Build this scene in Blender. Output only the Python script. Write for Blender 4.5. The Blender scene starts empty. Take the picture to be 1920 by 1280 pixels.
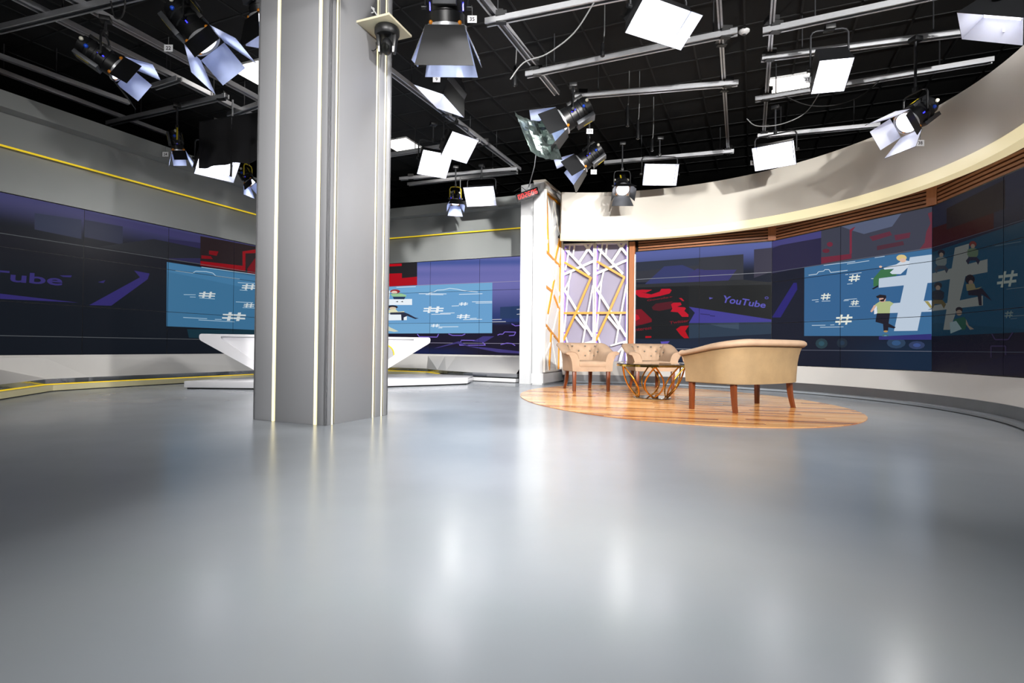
import bpy, bmesh, math, random
from mathutils import Matrix, Vector
from mathutils.geometry import tessellate_polygon

# ------------------------------------------------------------------ camera, world, exposure
scene = bpy.context.scene
COL = scene.collection
PITCH, ROLL = 0.0108, 0.0105
cam_data = bpy.data.cameras.new('camera')
cam_data.sensor_width = 36.0
cam_data.lens = 36.0 * 1020.0 / 1920.0
cam_data.clip_start = 0.05
cam = bpy.data.objects.new('camera', cam_data)
COL.objects.link(cam)
cam.location = (0, 0, 0.65)
cam.rotation_euler = (Matrix.Rotation(math.pi / 2 + PITCH, 3, 'X') @ Matrix.Rotation(ROLL, 3, 'Z')).to_euler()
scene.camera = cam
world = bpy.data.worlds.new('studio_world')
scene.world = world
world.use_nodes = True
world.node_tree.nodes['Background'].inputs[0].default_value = (0.02, 0.02, 0.022, 1)
world.node_tree.nodes['Background'].inputs[1].default_value = 1.0
vs = scene.view_settings
vs.view_transform = 'Standard'
vs.look = 'None'
vs.exposure = 0.0
vs.gamma = 1.0
vs.use_curve_mapping = False
scene.cycles.max_bounces = 8
scene.cycles.diffuse_bounces = 4
scene.cycles.glossy_bounces = 4
scene.cycles.sample_clamp_indirect = 6.0
scene.cycles.use_denoising = True

SOFT_W = 1.8      # power of one soft light
KEY_W = 74.0      # power of one added lens lamp of the unseen row above the camera
POOL_W = 13.5      # power of one added down lamp pooling light on the open floor
SPOT_W = 34.0      # power of one lens light

# ------------------------------------------------------------------ helpers
PI = math.pi
RNG = random.Random(7)

def s2l(c):
    return c / 12.92 if c <= 0.04045 else ((c + 0.055) / 1.055) ** 2.4

def hexrgb(h):
    return tuple(s2l(int(h[i:i + 2], 16) / 255.0) for i in (0, 2, 4))

def mat(name, hexcol, rough=0.5, metal=0.0, noise=None, bump=None, emit=None, spec=0.5, coat=0.0, trans=0.0, stretch=None, rnoise=0.0):
    m = bpy.data.materials.new(name)
    m.use_nodes = True
    nt = m.node_tree
    b = nt.nodes['Principled BSDF']
    rgb = hexrgb(hexcol)
    b.inputs['Base Color'].default_value = (*rgb, 1)
    b.inputs['Roughness'].default_value = rough
    b.inputs['Metallic'].default_value = metal
    b.inputs['Specular IOR Level'].default_value = spec
    b.inputs['Coat Weight'].default_value = coat
    b.inputs['Transmission Weight'].default_value = trans
    if noise or bump or rnoise:
        tc = nt.nodes.new('ShaderNodeTexCoord')
        mp = nt.nodes.new('ShaderNodeMapping')
        nt.links.new(tc.outputs['Object'], mp.inputs[0])
        if stretch:
            mp.inputs['Scale'].default_value = stretch
    if noise:
        n = nt.nodes.new('ShaderNodeTexNoise')
        n.inputs['Scale'].default_value = noise[0]
        n.inputs['Detail'].default_value = 5
        nt.links.new(mp.outputs[0], n.inputs['Vector'])
        cr = nt.nodes.new('ShaderNodeMapRange')
        cr.clamp = False
        cr.inputs['From Min'].default_value = 0.25
        cr.inputs['From Max'].default_value = 0.75
        cr.inputs['To Min'].default_value = 1 - noise[1]
        cr.inputs['To Max'].default_value = 1 + noise[1]
        nt.links.new(n.outputs['Fac'], cr.inputs[0])
        hs = nt.nodes.new('ShaderNodeHueSaturation')
        hs.inputs['Color'].default_value = (*rgb, 1)
        nt.links.new(cr.outputs[0], hs.inputs['Value'])
        nt.links.new(hs.outputs[0], b.inputs['Base Color'])
        if rnoise:
            rr = nt.nodes.new('ShaderNodeMapRange')
            rr.clamp = False
            rr.inputs['From Min'].default_value = 0.3
            rr.inputs['From Max'].default_value = 0.7
            rr.inputs['To Min'].default_value = max(0.02, rough - rnoise)
            rr.inputs['To Max'].default_value = rough + rnoise
            nt.links.new(n.outputs['Fac'], rr.inputs[0])
            nt.links.new(rr.outputs[0], b.inputs['Roughness'])
    if bump:
        n2 = nt.nodes.new('ShaderNodeTexNoise')
        n2.inputs['Scale'].default_value = bump[0]
        n2.inputs['Detail'].default_value = 3
        nt.links.new(mp.outputs[0], n2.inputs['Vector'])
        bp = nt.nodes.new('ShaderNodeBump')
        bp.inputs['Strength'].default_value = bump[1]
        bp.inputs['Distance'].default_value = 0.01
        nt.links.new(n2.outputs['Fac'], bp.inputs['Height'])
        nt.links.new(bp.outputs[0], b.inputs['Normal'])
    if emit:
        b.inputs['Emission Color'].default_value = (*hexrgb(emit[0]), 1)
        b.inputs['Emission Strength'].default_value = emit[1]
    return m

class MB:
    """collects shapes into one mesh; second material slot by setting .mi"""
    def __init__(self):
        self.v, self.f, self.m, self.mi = [], [], [], 0
    def add(self, vs_, fs_, T=None):
        o = len(self.v)
        for p in vs_:
            p = Vector(p)
            self.v.append(tuple(T @ p) if T else tuple(p))
        for f in fs_:
            self.f.append(tuple(i + o for i in f))
            self.m.append(self.mi)
        return self
    def box(self, c, s, T=None):
        x, y, z = (q / 2 for q in s)
        vs_ = [(c[0] + i * x, c[1] + j * y, c[2] + k * z) for k in (-1, 1) for j in (-1, 1) for i in (-1, 1)]
        return self.add(vs_, [(0, 2, 3, 1), (4, 5, 7, 6), (0, 1, 5, 4), (2, 6, 7, 3), (0, 4, 6, 2), (1, 3, 7, 5)], T)
    def hexa(self, a, b, T=None):
        """two quads (lists of 4 points) joined"""
        return self.add(list(a) + list(b), [(3, 2, 1, 0), (4, 5, 6, 7), (0, 1, 5, 4), (1, 2, 6, 5), (2, 3, 7, 6), (3, 0, 4, 7)], T)
    def beam(self, p, q, w, h, up=(0, 0, 1)):
        p, q = Vector(p), Vector(q)
        d = (q - p).normalized()
        s = d.cross(Vector(up))
        if s.length < 1e-4:
            s = d.cross(Vector((1, 0, 0)))
        s.normalize()
        u = s.cross(d)
        def ring(c):
            return [c - s * w / 2 - u * h / 2, c + s * w / 2 - u * h / 2, c + s * w / 2 + u * h / 2, c - s * w / 2 + u * h / 2]
        return self.hexa(ring(p), ring(q))
    def tube(self, pts, r, n=8, T=None, closed=False):
        pts = [Vector(p) for p in pts]
        rs = r if isinstance(r, (list, tuple)) else [r] * len(pts)
        vs_, fs_ = [], []
        prev = None
        N = len(pts)
        for i, p in enumerate(pts):
            if closed:
                d = pts[(i + 1) % N] - pts[i - 1]
            else:
                d = pts[min(i + 1, N - 1)] - pts[max(i - 1, 0)]
            d.normalize()
            ref = prev if prev else (Vector((0, 0, 1)) if abs(d.z) < 0.9 else Vector((1, 0, 0)))
            a = (ref - d * ref.dot(d))
            if a.length < 1e-5:
                a = d.orthogonal()
            a.normalize()
            prev = a
            b = d.cross(a)
            for k in range(n):
                t = 2 * PI * k / n
                vs_.append(p + (a * math.cos(t) + b * math.sin(t)) * rs[i])
        rng = range(N) if closed else range(N - 1)
        for i in rng:
            j = (i + 1) % N
            for k in range(n):
                k2 = (k + 1) % n
                fs_.append((i * n + k, i * n + k2, j * n + k2, j * n + k))
        if not closed:
            fs_.append(tuple(range(n - 1, -1, -1)))
            fs_.append(tuple((N - 1) * n + k for k in range(n)))
        return self.add(vs_, fs_, T)
    def lathe(self, prof, n=24, T=None, close=True):
        """profile of (radius, height) about local Z"""
        vs_, fs_ = [], []
        for r, z in prof:
            for k in range(n):
                t = 2 * PI * k / n
                vs_.append((r * math.cos(t), r * math.sin(t), z))
        for i in range(len(prof) - 1):
            for k in range(n):
                k2 = (k + 1) % n
                fs_.append((i * n + k, i * n + k2, (i + 1) * n + k2, (i + 1) * n + k))
        if close:
            fs_.append(tuple(range(n - 1, -1, -1)))
            o = (len(prof) - 1) * n
            fs_.append(tuple(o + k for k in range(n)))
        return self.add(vs_, fs_, T)
    def prism(self, poly, z0, z1, T=None):
        n = len(poly)
        vs_ = [(p[0], p[1], z0) for p in poly] + [(p[0], p[1], z1) for p in poly]
        fs_ = [tuple(range(n - 1, -1, -1)), tuple(range(n, 2 * n))]
        fs_ += [(i, (i + 1) % n, (i + 1) % n + n, i + n) for i in range(n)]
        return self.add(vs_, fs_, T)
    def ball(self, c, r, nu=10, nv=6, T=None):
        sx = r if isinstance(r, (tuple, list)) else (r, r, r)
        vs_, fs_ = [], []
        for j in range(nv + 1):
            a = PI * j / nv - PI / 2
            for i in range(nu):
                t = 2 * PI * i / nu
                vs_.append((c[0] + sx[0] * math.cos(a) * math.cos(t), c[1] + sx[1] * math.cos(a) * math.sin(t), c[2] + sx[2] * math.sin(a)))
        for j in range(nv):
            for i in range(nu):
                i2 = (i + 1) % nu
                fs_.append((j * nu + i, j * nu + i2, (j + 1) * nu + i2, (j + 1) * nu + i))
        return self.add(vs_, fs_, T)
    def grid(self, rows, closed_u=False):
        n = len(rows[0])
        vs_ = [p for r in rows for p in r]
        fs_ = []
        for i in range(len(rows) - 1):
            for k in range(n if closed_u else n - 1):
                k2 = (k + 1) % n
                fs_.append((i * n + k, i * n + k2, (i + 1) * n + k2, (i + 1) * n + k))
        return self.add(vs_, fs_)
    def build(self, name, mats, parent=None, smooth=None, bevel=None, matrix=None, weld=True):
        me = bpy.data.meshes.new(name)
        me.from_pydata(self.v, [], self.f)
        ms = mats if isinstance(mats, (list, tuple)) else [mats]
        for m in ms:
            me.materials.append(m)
        if len(ms) > 1:
            me.polygons.foreach_set('material_index', self.m)
        bm = bmesh.new()
        bm.from_mesh(me)
        if weld:
            bmesh.ops.remove_doubles(bm, verts=bm.verts, dist=1e-5)
        bmesh.ops.recalc_face_normals(bm, faces=bm.faces)
        if bevel:
            es = [e for e in bm.edges if len(e.link_faces) == 2 and e.calc_face_angle(0) > 0.5]
            bmesh.ops.bevel(bm, geom=es, offset=bevel, segments=2, affect='EDGES', profile=0.5, clamp_overlap=True)
        if smooth or bevel:
            th = smooth or 0.7
            for f in bm.faces:
                f.smooth = True
            for e in bm.edges:
                e.smooth = len(e.link_faces) == 2 and e.calc_face_angle(0) < th
        bm.to_mesh(me)
        bm.free()
        o = bpy.data.objects.new(name, me)
        COL.objects.link(o)
        if parent:
            o.parent = parent
        if matrix is not None:
            o.matrix_local = matrix
        return o

def empty(name, loc=(0, 0, 0), rz=0.0):
    o = bpy.data.objects.new(name, None)
    o.empty_display_size = 0.1
    COL.objects.link(o)
    o.location = loc
    o.rotation_euler = (0, 0, rz)
    return o

def tag(o, label, cat, group=None):
    o['label'] = label
    o['category'] = cat
    if group:
        o['group'] = group
    return o

def struct(o):
    o['kind'] = 'structure'
    return o

def copy_tree(o, parent=None):
    c = o.copy()
    COL.objects.link(c)
    if parent:
        c.parent = parent
    for ch in list(o.children):
        copy_tree(ch, c)
    return c

def text_tris(s, bold=False):
    """triangles (in a 0..1 box) of a string in the built-in font"""
    cu = bpy.data.curves.new('text_source', 'FONT')
    cu.body = s
    cu.resolution_u = 3
    if bold:
        cu.offset = 0.02
    o = bpy.data.objects.new('text_source', cu)
    COL.objects.link(o)
    dg = bpy.context.evaluated_depsgraph_get()
    me = bpy.data.meshes.new_from_object(o.evaluated_get(dg))
    me.calc_loop_triangles()
    xs = [v.co.x for v in me.vertices]
    ys = [v.co.y for v in me.vertices]
    x0, x1, y0, y1 = min(xs), max(xs), min(ys), max(ys)
    tr = [[((me.vertices[i].co.x - x0) / (x1 - x0), (me.vertices[i].co.y - y0) / (y1 - y0)) for i in t.vertices] for t in me.loop_triangles]
    asp = (x1 - x0) / (y1 - y0)
    bpy.data.objects.remove(o)
    bpy.data.curves.remove(cu)
    bpy.data.meshes.remove(me)
    return tr, asp

# ------------------------------------------------------------------ materials
M = {}
M['floor'] = mat('polished_grey_floor', '8f959b', 0.215, noise=(0.9, 0.07), bump=(2.2, 0.03), rnoise=0.035, spec=0.36)
M['black'] = mat('black_ceiling_paint', '070809', 0.9, noise=(2, 0.3))
M['grid'] = mat('ceiling_grid_dark', '131416', 0.7, noise=(8, 0.1))
M['silver'] = mat('pearl_silver_paint', '868988', 0.36, 0.25, noise=(0.8, 0.05), bump=(3, 0.02))
M['pearl'] = mat('pearl_white_paint', 'd6d1c6', 0.3, 0.12, noise=(0.7, 0.06), bump=(2.0, 0.03))
M['white'] = mat('white_paint', 'd9dadb', 0.4, noise=(1.5, 0.03))
M['apron'] = mat('off_white_apron', 'c6c4c0', 0.45, noise=(1.5, 0.05))
M['gloss_white'] = mat('gloss_white_lacquer', 'ececf0', 0.18, noise=(1, 0.01), coat=0.3)
M['cream_led'] = mat('cream_lit_acrylic', 'd8d0ac', 0.25, noise=(2, 0.02), emit=('fff0c0', 0.55))
M['yellow_led'] = mat('yellow_led_strip', 'caa800', 0.4, emit=('d8be1c', 0.7), noise=(9, 0.05))
M['yellow_base'] = mat('pale_plinth_top', 'c9c19a', 0.4, noise=(4, 0.04))
M['warm_led'] = mat('warm_led_strip', 'fff4d0', 0.4, emit=('fff0b4', 1.1), noise=(9, 0.02))
M['purple_led'] = mat('purple_led_strip', '9a70ff', 0.4, emit=('8a50ff', 1.3), noise=(9, 0.05))
M['mirror'] = mat('polished_steel', 'a9abad', 0.08, 1.0, noise=(3, 0.05), bump=(9, 0.08))
M['skirt'] = mat('satin_steel_skirting', '7b7e82', 0.3, 0.8, noise=(5, 0.06))
M['gap'] = mat('dark_shadow_gap', '101113', 0.8, noise=(5, 0.1))
M['column'] = mat('grey_column_cladding', '929396', 0.38, 0.1, noise=(1.2, 0.03), bump=(2, 0.015))
M['groove_shade'] = mat('olive_groove_shade', '47442a', 0.6, noise=(6, 0.08))  # shade in the recess beside the light strips, put into the colour
M['wood_slat'] = mat('brown_wood_slats', '8c5a3a', 0.5, noise=(7, 0.2), stretch=(1, 1, 14))
M['wood_post'] = mat('oak_brown_post', 'a5673f', 0.45, noise=(5, 0.12), stretch=(9, 9, 1))
M['bezel'] = mat('black_bezel', '050506', 0.35, noise=(9, 0.1))
M['alu'] = mat('aluminium_rail', 'c6c8cc', 0.35, 0.65, noise=(30, 0.08), stretch=(1, 1, 6))
M['alu_dark'] = mat('dark_steel', '3a3b3e', 0.5, 0.7, noise=(20, 0.1))
M['lamp_black'] = mat('black_lamp_housing', '101113', 0.42, noise=(12, 0.2), bump=(30, 0.05))
M['lamp_grey'] = mat('grey_lamp_metal', '54565a', 0.45, 0.6, noise=(12, 0.1))
M['flap_in'] = mat('white_flap_lining', 'dfe3f2', 0.5, noise=(6, 0.03))
M['gel'] = mat('blue_grey_flap_lining', '9aa6c8', 0.4, 0.2, noise=(5, 0.15))
M['yellow'] = mat('yellow_yoke_paint', 'c9b51a', 0.4, noise=(9, 0.06))
M['blue'] = mat('blue_plastic', '1c4fd0', 0.35, noise=(9, 0.05))
M['blue_glow'] = mat('blue_display', '2020a0', 0.3, emit=('4040ff', 2.0), noise=(9, 0.05))
M['knob_white'] = mat('ivory_plastic', 'd6d4c4', 0.4, noise=(9, 0.05))
M['orange'] = mat('amber_knob', 'c87a14', 0.35, noise=(9, 0.05))
M['tagw'] = mat('white_number_card', 'e6e7ea', 0.6, noise=(9, 0.02))
M['ink'] = mat('black_ink', '101014', 0.6, noise=(9, 0.05))
M['lamp'] = mat('lit_lamp_face', 'ffffff', 0.5, emit=('f2f4ff', 3.2), noise=(9, 0.01))
M['lens_lit'] = mat('lit_lamp_lens', 'ffffff', 0.4, emit=('f2f4ff', 3.0), noise=(9, 0.01))
M['led_panel'] = mat('ceiling_led_face', 'ffffff', 0.5, emit=('fff8f0', 4.0), noise=(9, 0.01))
M['cable'] = mat('black_cable', '141416', 0.6, noise=(20, 0.1))
M['cable_grey'] = mat('grey_cable', '6c6d6e', 0.55, noise=(20, 0.1))
M['foil'] = mat('black_foil', '5b6562', 0.28, 0.85, noise=(9, 0.2), bump=(16, 0.9))
M['cloth_black'] = mat('black_cloth', '1d1d20', 0.9, noise=(4, 0.15), bump=(60, 0.1))
M['plywood'] = mat('pale_board', 'cfc9ae', 0.5, noise=(4, 0.06))
M['beige'] = mat('beige_velvet', 'a0866e', 0.75, noise=(7, 0.12), bump=(60, 0.08))
M['beige_back'] = mat('tan_velvet', '8f7857', 0.75, noise=(6, 0.16), bump=(60, 0.08))
M['button'] = mat('taupe_button', '6f675c', 0.6, noise=(20, 0.1))
M['leg'] = mat('red_brown_wood', '6a3416', 0.35, noise=(9, 0.2), stretch=(6, 6, 1))
M['gold'] = mat('brushed_gold', 'd9963a', 0.16, 1.0, noise=(9, 0.06))
M['gold_rim'] = mat('gold_mirror_edge', 'c2a04c', 0.12, 1.0, noise=(9, 0.1))
M['glass'] = mat('clear_glass', 'f2f7f4', 0.02, 0.0, trans=1.0, noise=(2, 0.01))
M['lattice_white'] = mat('white_lattice', 'e6e2da', 0.4, noise=(3, 0.03))
M['lattice_gold'] = mat('orange_gold_lattice', 'd88c10', 0.4, noise=(3, 0.05))
M['lattice_back'] = mat('lavender_grey_board', '8d889c', 0.55, noise=(2, 0.04))
M['clock_red'] = mat('red_digit', 'ff2020', 0.4, emit=('ff2a2a', 1.6), noise=(9, 0.02))
M['emblem'] = mat('grey_emblem', 'a4a6aa', 0.3, 0.4, noise=(3, 0.04))

def plank_material():
    m = bpy.data.materials.new('orange_wood_planks')
    m.use_nodes = True
    nt = m.node_tree
    b = nt.nodes['Principled BSDF']
    b.inputs['Roughness'].default_value = 0.2
    oi = nt.nodes.new('ShaderNodeObjectInfo')
    ramp = nt.nodes.new('ShaderNodeValToRGB')
    cs = [(0.0, 'b8763c'), (0.10, '9a5424'), (0.22, 'd99a5c'), (0.5, 'e4ac6c'), (0.75, 'eab87c'), (1.0, 'cc8a4a')]
    el = ramp.color_ramp.elements
    el[0].position, el[0].color = cs[0][0], (*hexrgb(cs[0][1]), 1)
    el[1].position, el[1].color = cs[-1][0], (*hexrgb(cs[-1][1]), 1)
    for p, h in cs[1:-1]:
        e = el.new(p)
        e.color = (*hexrgb(h), 1)
    nt.links.new(oi.outputs['Random'], ramp.inputs[0])
    tc = nt.nodes.new('ShaderNodeTexCoord')
    mp = nt.nodes.new('ShaderNodeMapping')
    mp.inputs['Rotation'].default_value = (0, 0, math.radians(14))
    mp.inputs['Scale'].default_value = (1.2, 22, 1)
    n = nt.nodes.new('ShaderNodeTexNoise')
    n.inputs['Scale'].default_value = 2.5
    n.inputs['Detail'].default_value = 6
    nt.links.new(tc.outputs['Object'], mp.inputs[0])
    nt.links.new(mp.outputs[0], n.inputs['Vector'])
    r = nt.nodes.new('ShaderNodeMapRange')
    r.inputs['From Min'].default_value, r.inputs['From Max'].default_value = 0.3, 0.7
    r.inputs['To Min'].default_value, r.inputs['To Max'].default_value = 0.72, 1.18
    nt.links.new(n.outputs['Fac'], r.inputs[0])
    hs = nt.nodes.new('ShaderNodeHueSaturation')
    nt.links.new(ramp.outputs[0], hs.inputs['Color'])
    nt.links.new(r.outputs[0], hs.inputs['Value'])
    nt.links.new(hs.outputs[0], b.inputs['Base Color'])
    return m
M['plank'] = plank_material()

def screen_material():
    m = bpy.data.materials.new('display_picture')
    m.use_nodes = True
    nt = m.node_tree
    b = nt.nodes['Principled BSDF']
    b.inputs['Base Color'].default_value = (0.004, 0.004, 0.005, 1)
    b.inputs['Roughness'].default_value = 0.26
    b.inputs['Specular IOR Level'].default_value = 0.07
    a = nt.nodes.new('ShaderNodeAttribute')
    a.attribute_name = 'Col'
    nt.links.new(a.outputs['Color'], b.inputs['Emission Color'])
    b.inputs['Emission Strength'].default_value = 1.0
    return m
M['screen'] = screen_material()

# ------------------------------------------------------------------ plan of the studio (metres)
FAC = {'F1': ((2.28, 10.115), (4.29, 8.99), 0.41, 2.45), 'F2': ((4.29, 8.99), (5.19, 6.72), 0.41, 2.45), 'F3': ((5.19, 6.72), (4.797, 4.331), 0.41, 2.45),
       'W1': ((-7.0206, 5.4312), (-4.5696, 10.9625), 0.485, 2.525), 'WM': ((-4.5696, 10.9625), (-2.9314, 12.4566), 0.485, 2.525), 'W2': ((-2.9314, 12.4566), (0.4157, 11.0517), 0.485, 2.525)}
BC, BR = Vector((1.16, 6.12)), 3.68        # bulkhead ring
RC, RR = Vector((1.21, 6.43)), 3.60        # floor ring

def arc(c, r, a0, a1, n):
    return [(c.x + r * math.cos(math.radians(a0 + (a1 - a0) * i / n)), c.y + r * math.sin(math.radians(a0 + (a1 - a0) * i / n))) for i in range(n + 1)]

def ring_wall(name, c, r0, r1, z0, z1, a0, a1, material, parent=None, n=72):
    """solid curved band between radii r0 < r1"""
    mb = MB()
    A, B = arc(c, r0, a0, a1, n), arc(c, r1, a0, a1, n)
    rows = [[(A[i][0], A[i][1], z0), (A[i][0], A[i][1], z1), (B[i][0], B[i][1], z1), (B[i][0], B[i][1], z0)] for i in range(n + 1)]
    mb.grid(rows, closed_u=True)
    mb.add([rows[0][k] for k in range(4)], [(0, 1, 2, 3)])
    mb.add([rows[-1][k] for k in range(4)], [(3, 2, 1, 0)])
    return mb.build(name, material, parent, smooth=0.5)

def offset_path(pts, d):
    """offset an open plan path to its right-hand side by d"""
    pts = [Vector(p) for p in pts]
    out = []
    for i, p in enumerate(pts):
        ns = []
        if i > 0:
            e = (pts[i] - pts[i - 1]).normalized()
            ns.append(Vector((e.y, -e.x)))
        if i < len(pts) - 1:
            e = (pts[i + 1] - pts[i]).normalized()
            ns.append(Vector((e.y, -e.x)))
        n = sum(ns, Vector((0, 0))).normalized()
        out.append(p + n * (d / max(0.3, n.dot(ns[0]))))
    return out

def path_band(name, pts, d0, d1, z0, z1, material, parent=None, smooth=None):
    A, B = offset_path(pts, d0), offset_path(pts, d1)
    rows = [[(a.x, a.y, z0), (a.x, a.y, z1), (b.x, b.y, z1), (b.x, b.y, z0)] for a, b in zip(A, B)]
    mb = MB()
    mb.grid(rows, closed_u=True)
    mb.add(rows[0], [(0, 1, 2, 3)])
    mb.add(rows[-1], [(3, 2, 1, 0)])
    return mb.build(name, material, parent, smooth=smooth)

# ------------------------------------------------------------------ room shell
fl = MB().box((0, 5, -0.05), (24, 24, 0.1)).build('floor', M['floor'])
struct(fl)
CEIL = 4.65
ce = struct(MB().box((0, 5, CEIL + 0.05), (24, 24, 0.1)).build('ceiling', M['black']))
ux, uy = Vector((0.405, 0.914)).normalized(), Vector((0.922, -0.387)).normalized()
g = MB()
for i in range(-9, 15):
    p = Vector((0, 6.5)) + uy * (i * 0.62 - 1.2)
    a, b = p - ux * 7.5, p + ux * 7.0
    g.beam((a.x, a.y, CEIL - 0.004), (b.x, b.y, CEIL - 0.004), 0.024, 0.008)
for i in range(-11, 12):
    p = Vector((0, 6.5)) + ux * (i * 0.62)
    a, b = p - uy * 7.0, p + uy * 7.5
    g.beam((a.x, a.y, CEIL - 0.004), (b.x, b.y, CEIL - 0.004), 0.024, 0.008)
g.build('tile_grid', M['grid'], ce)
for nm, c, s in (('wall_back', (0, 17.05, 2.3), (24, 0.1, 4.7)), ('wall_front', (0, -7.05, 2.3), (24, 0.1, 4.7)),
                 ('wall_far_left', (-12.05, 5, 2.3), (0.1, 24, 4.7)), ('wall_far_right', (12.05, 5, 2.3), (0.1, 24, 4.7))):
    struct(MB().box(c, s).build(nm, M['black']))

# left and rear set wall: one path along three straight runs of screens
LP = [FAC['W1'][0], FAC['W1'][1], FAC['WM'][1], FAC['W2'][1]]
wl = empty('wall_left', (0, 0, 0))
struct(wl)
path_band('screen_backing', LP, -0.30, -0.07, 0.0, 3.4, M['gap'], wl)
path_band('lower_fascia', LP, -0.10, 0.0, 2.535, 3.10, M['silver'], wl)
path_band('upper_fascia', LP, -0.10, 0.09, 3.10, 3.50, M['silver'], wl)
path_band('cap_band', LP, -0.20, 0.30, 3.50, 3.70, M['silver'], wl)
path_band('yellow_light_line', LP, 0.06, 0.092, 3.082, 3.099, M['yellow_led'], wl)
# base: apron runs from the screens down to a flared foot
BP = [(-5.45, 4.6), (-5.62, 5.45), (-5.88, 6.26), (-6.20, 7.24), (-6.02, 7.75), FAC['W1'][1], FAC['WM'][1], (-1.85, 12.0), (-1.52, 11.35), (-1.30, 11.0), (-0.75, 10.45), (0.10, 10.0)]
TP = [(-7.45, 4.6), (-7.0206, 5.4312), (-6.62, 6.33), (-6.22, 7.24), (-6.0, 7.74), FAC['W1'][1], FAC['WM'][1], (-1.85, 12.0), (-1.45, 11.83), (-1.20, 11.73), (-0.63, 11.49), (0.30, 11.10)]
ap = MB()
b_in = offset_path(BP, 0.03)
rows = [[(t[0], t[1], 0.483), (t[0] * 0.96 + b.x * 0.04, t[1] * 0.96 + b.y * 0.04, 0.45), (b.x, b.y, 0.165), (b.x - 0.2, b.y + 0.3, 0.165)] for t, b in zip(TP, b_in)]
ap.grid(rows)
ap.build('apron', M['apron'], wl)
path_band('steel_kick', BP, -0.06, 0.0, 0.095, 0.166, M['mirror'], wl)
path_band('plinth', BP[:8], -0.06, 0.10, 0.012, 0.085, M['yellow_base'], wl)
path_band('plinth_end', BP[7:], -0.06, 0.06, 0.012, 0.075, M['white'], wl)
path_band('yellow_kick_light', BP[:9], -0.03, 0.012, 0.085, 0.098, M['yellow_led'], wl)
path_band('floor_gap', BP, -0.05, 0.085, 0.0, 0.012, M['gap'], wl)

# divider between the two sets
wd = empty('wall_divider', (0.35, 9.6, 0))
struct(wd)
Tm = Matrix.Translation((-0.35, -9.6, 0))
MB().prism([(0.135, 9.74), (0.35, 9.60), (0.60, 10.62), (0.38, 11.0)], 0, 3.56, Tm).build('rear_post', M['white'], wd, bevel=0.004)
MB().prism([(0.352, 9.50), (0.53, 9.44), (0.99, 10.56), (0.84, 10.72)], 0.0, 3.54, Tm).build('front_post', M['white'], wd, bevel=0.004)
MB().prism([(0.345, 9.485), (0.55, 9.42), (1.03, 10.55), (0.84, 10.74)], 3.54, 3.575, Tm).build('cap', M['pearl'], wd)
MB().prism([(0.345, 9.485), (0.545, 9.425), (1.02, 10.55), (0.84, 10.72)], 0.03, 0.2, Tm).build('foot', M['white'], wd)

# right set wall: curved bulkhead, slat bands, apron, skirting, floor ring
wr = empty('wall_right', (0, 0, 0))
struct(wr)
A0, A1 = 94.5, -40
ring_wall('bulkhead', BC, BR, BR + 0.12, 2.735, 3.46, A0, A1, M['pearl'], wr, 96)
ring_wall('light_lip', BC, BR - 0.012, BR + 0.14, 2.605, 2.733, A0, A1, M['cream_led'], wr, 96)
ring_wall('soffit', BC, BR + 0.10, BR + 0.75, 2.72, 2.74, A0, A1, M['gap'], wr, 60)
fac_pts = [(0.93, 10.52), (2.28, 10.115), (4.29, 8.99), (5.19, 6.72), (4.797, 4.331), (4.2, 3.4)]
for k, f in enumerate(('F1', 'F2', 'F3')):
    p, q = Vector(FAC[f][0]), Vector(FAC[f][1])
    e = (q - p).normalized()
    n = Vector((e.y, -e.x))           # towards the room
    if n.dot(RC - p) < 0:
        n = -n
    tb = empty('trim_%d' % (k + 1), ((p.x + q.x) / 2, (p.y + q.y) / 2, 2.45))
    struct(tb)
    TT = Matrix.Translation(-tb.location)
    def P3(s, d, z):
        v = p + e * s + n * d
        return TT @ Vector((v.x, v.y, z))
    L = (q - p).length
    MB().beam(P3(0, -0.09, 2.62), P3(L, -0.09, 2.62), 0.02, 0.36).build('slat_backing', M['gap'], tb)
    MB().beam(P3(0, -0.045, 2.456), P3(L, -0.045, 2.456), 0.06, 0.012).build('bottom_rail', M['bezel'], tb)
    for i in range(6):
        z = 2.482 + i * 0.048
        MB().beam(P3(0.05, -0.045, z), P3(L - 0.05, -0.045, z), 0.05, 0.03).build('slat', M['wood_slat'], tb)
    MB().beam(P3(L, -0.03, 2.462), P3(L, -0.03, 2.74), 0.12, 0.10, (n.x, n.y, 0)).build('corner_post', M['wood_post'], tb)
    MB().beam(P3(-0.1, -0.25, 1.4), P3(L + 0.1, -0.25, 1.4), 0.1, 2.7).build('backing_wall', M['gap'], tb)
po = empty('trim_4', (2.235, 10.15, 0))
struct(po)
MB().box((0, 0, 1.42), (0.105, 0.09, 2.44), Matrix.Rotation(math.radians(-25), 4, 'Z')).build('post', M['wood_post'], po)
MB().box((0.06, -0.01, 1.35), (0.018, 0.10, 2.1), Matrix.Rotation(math.radians(-25), 4, 'Z')).build('white_edge', M['white'], po)
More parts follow.
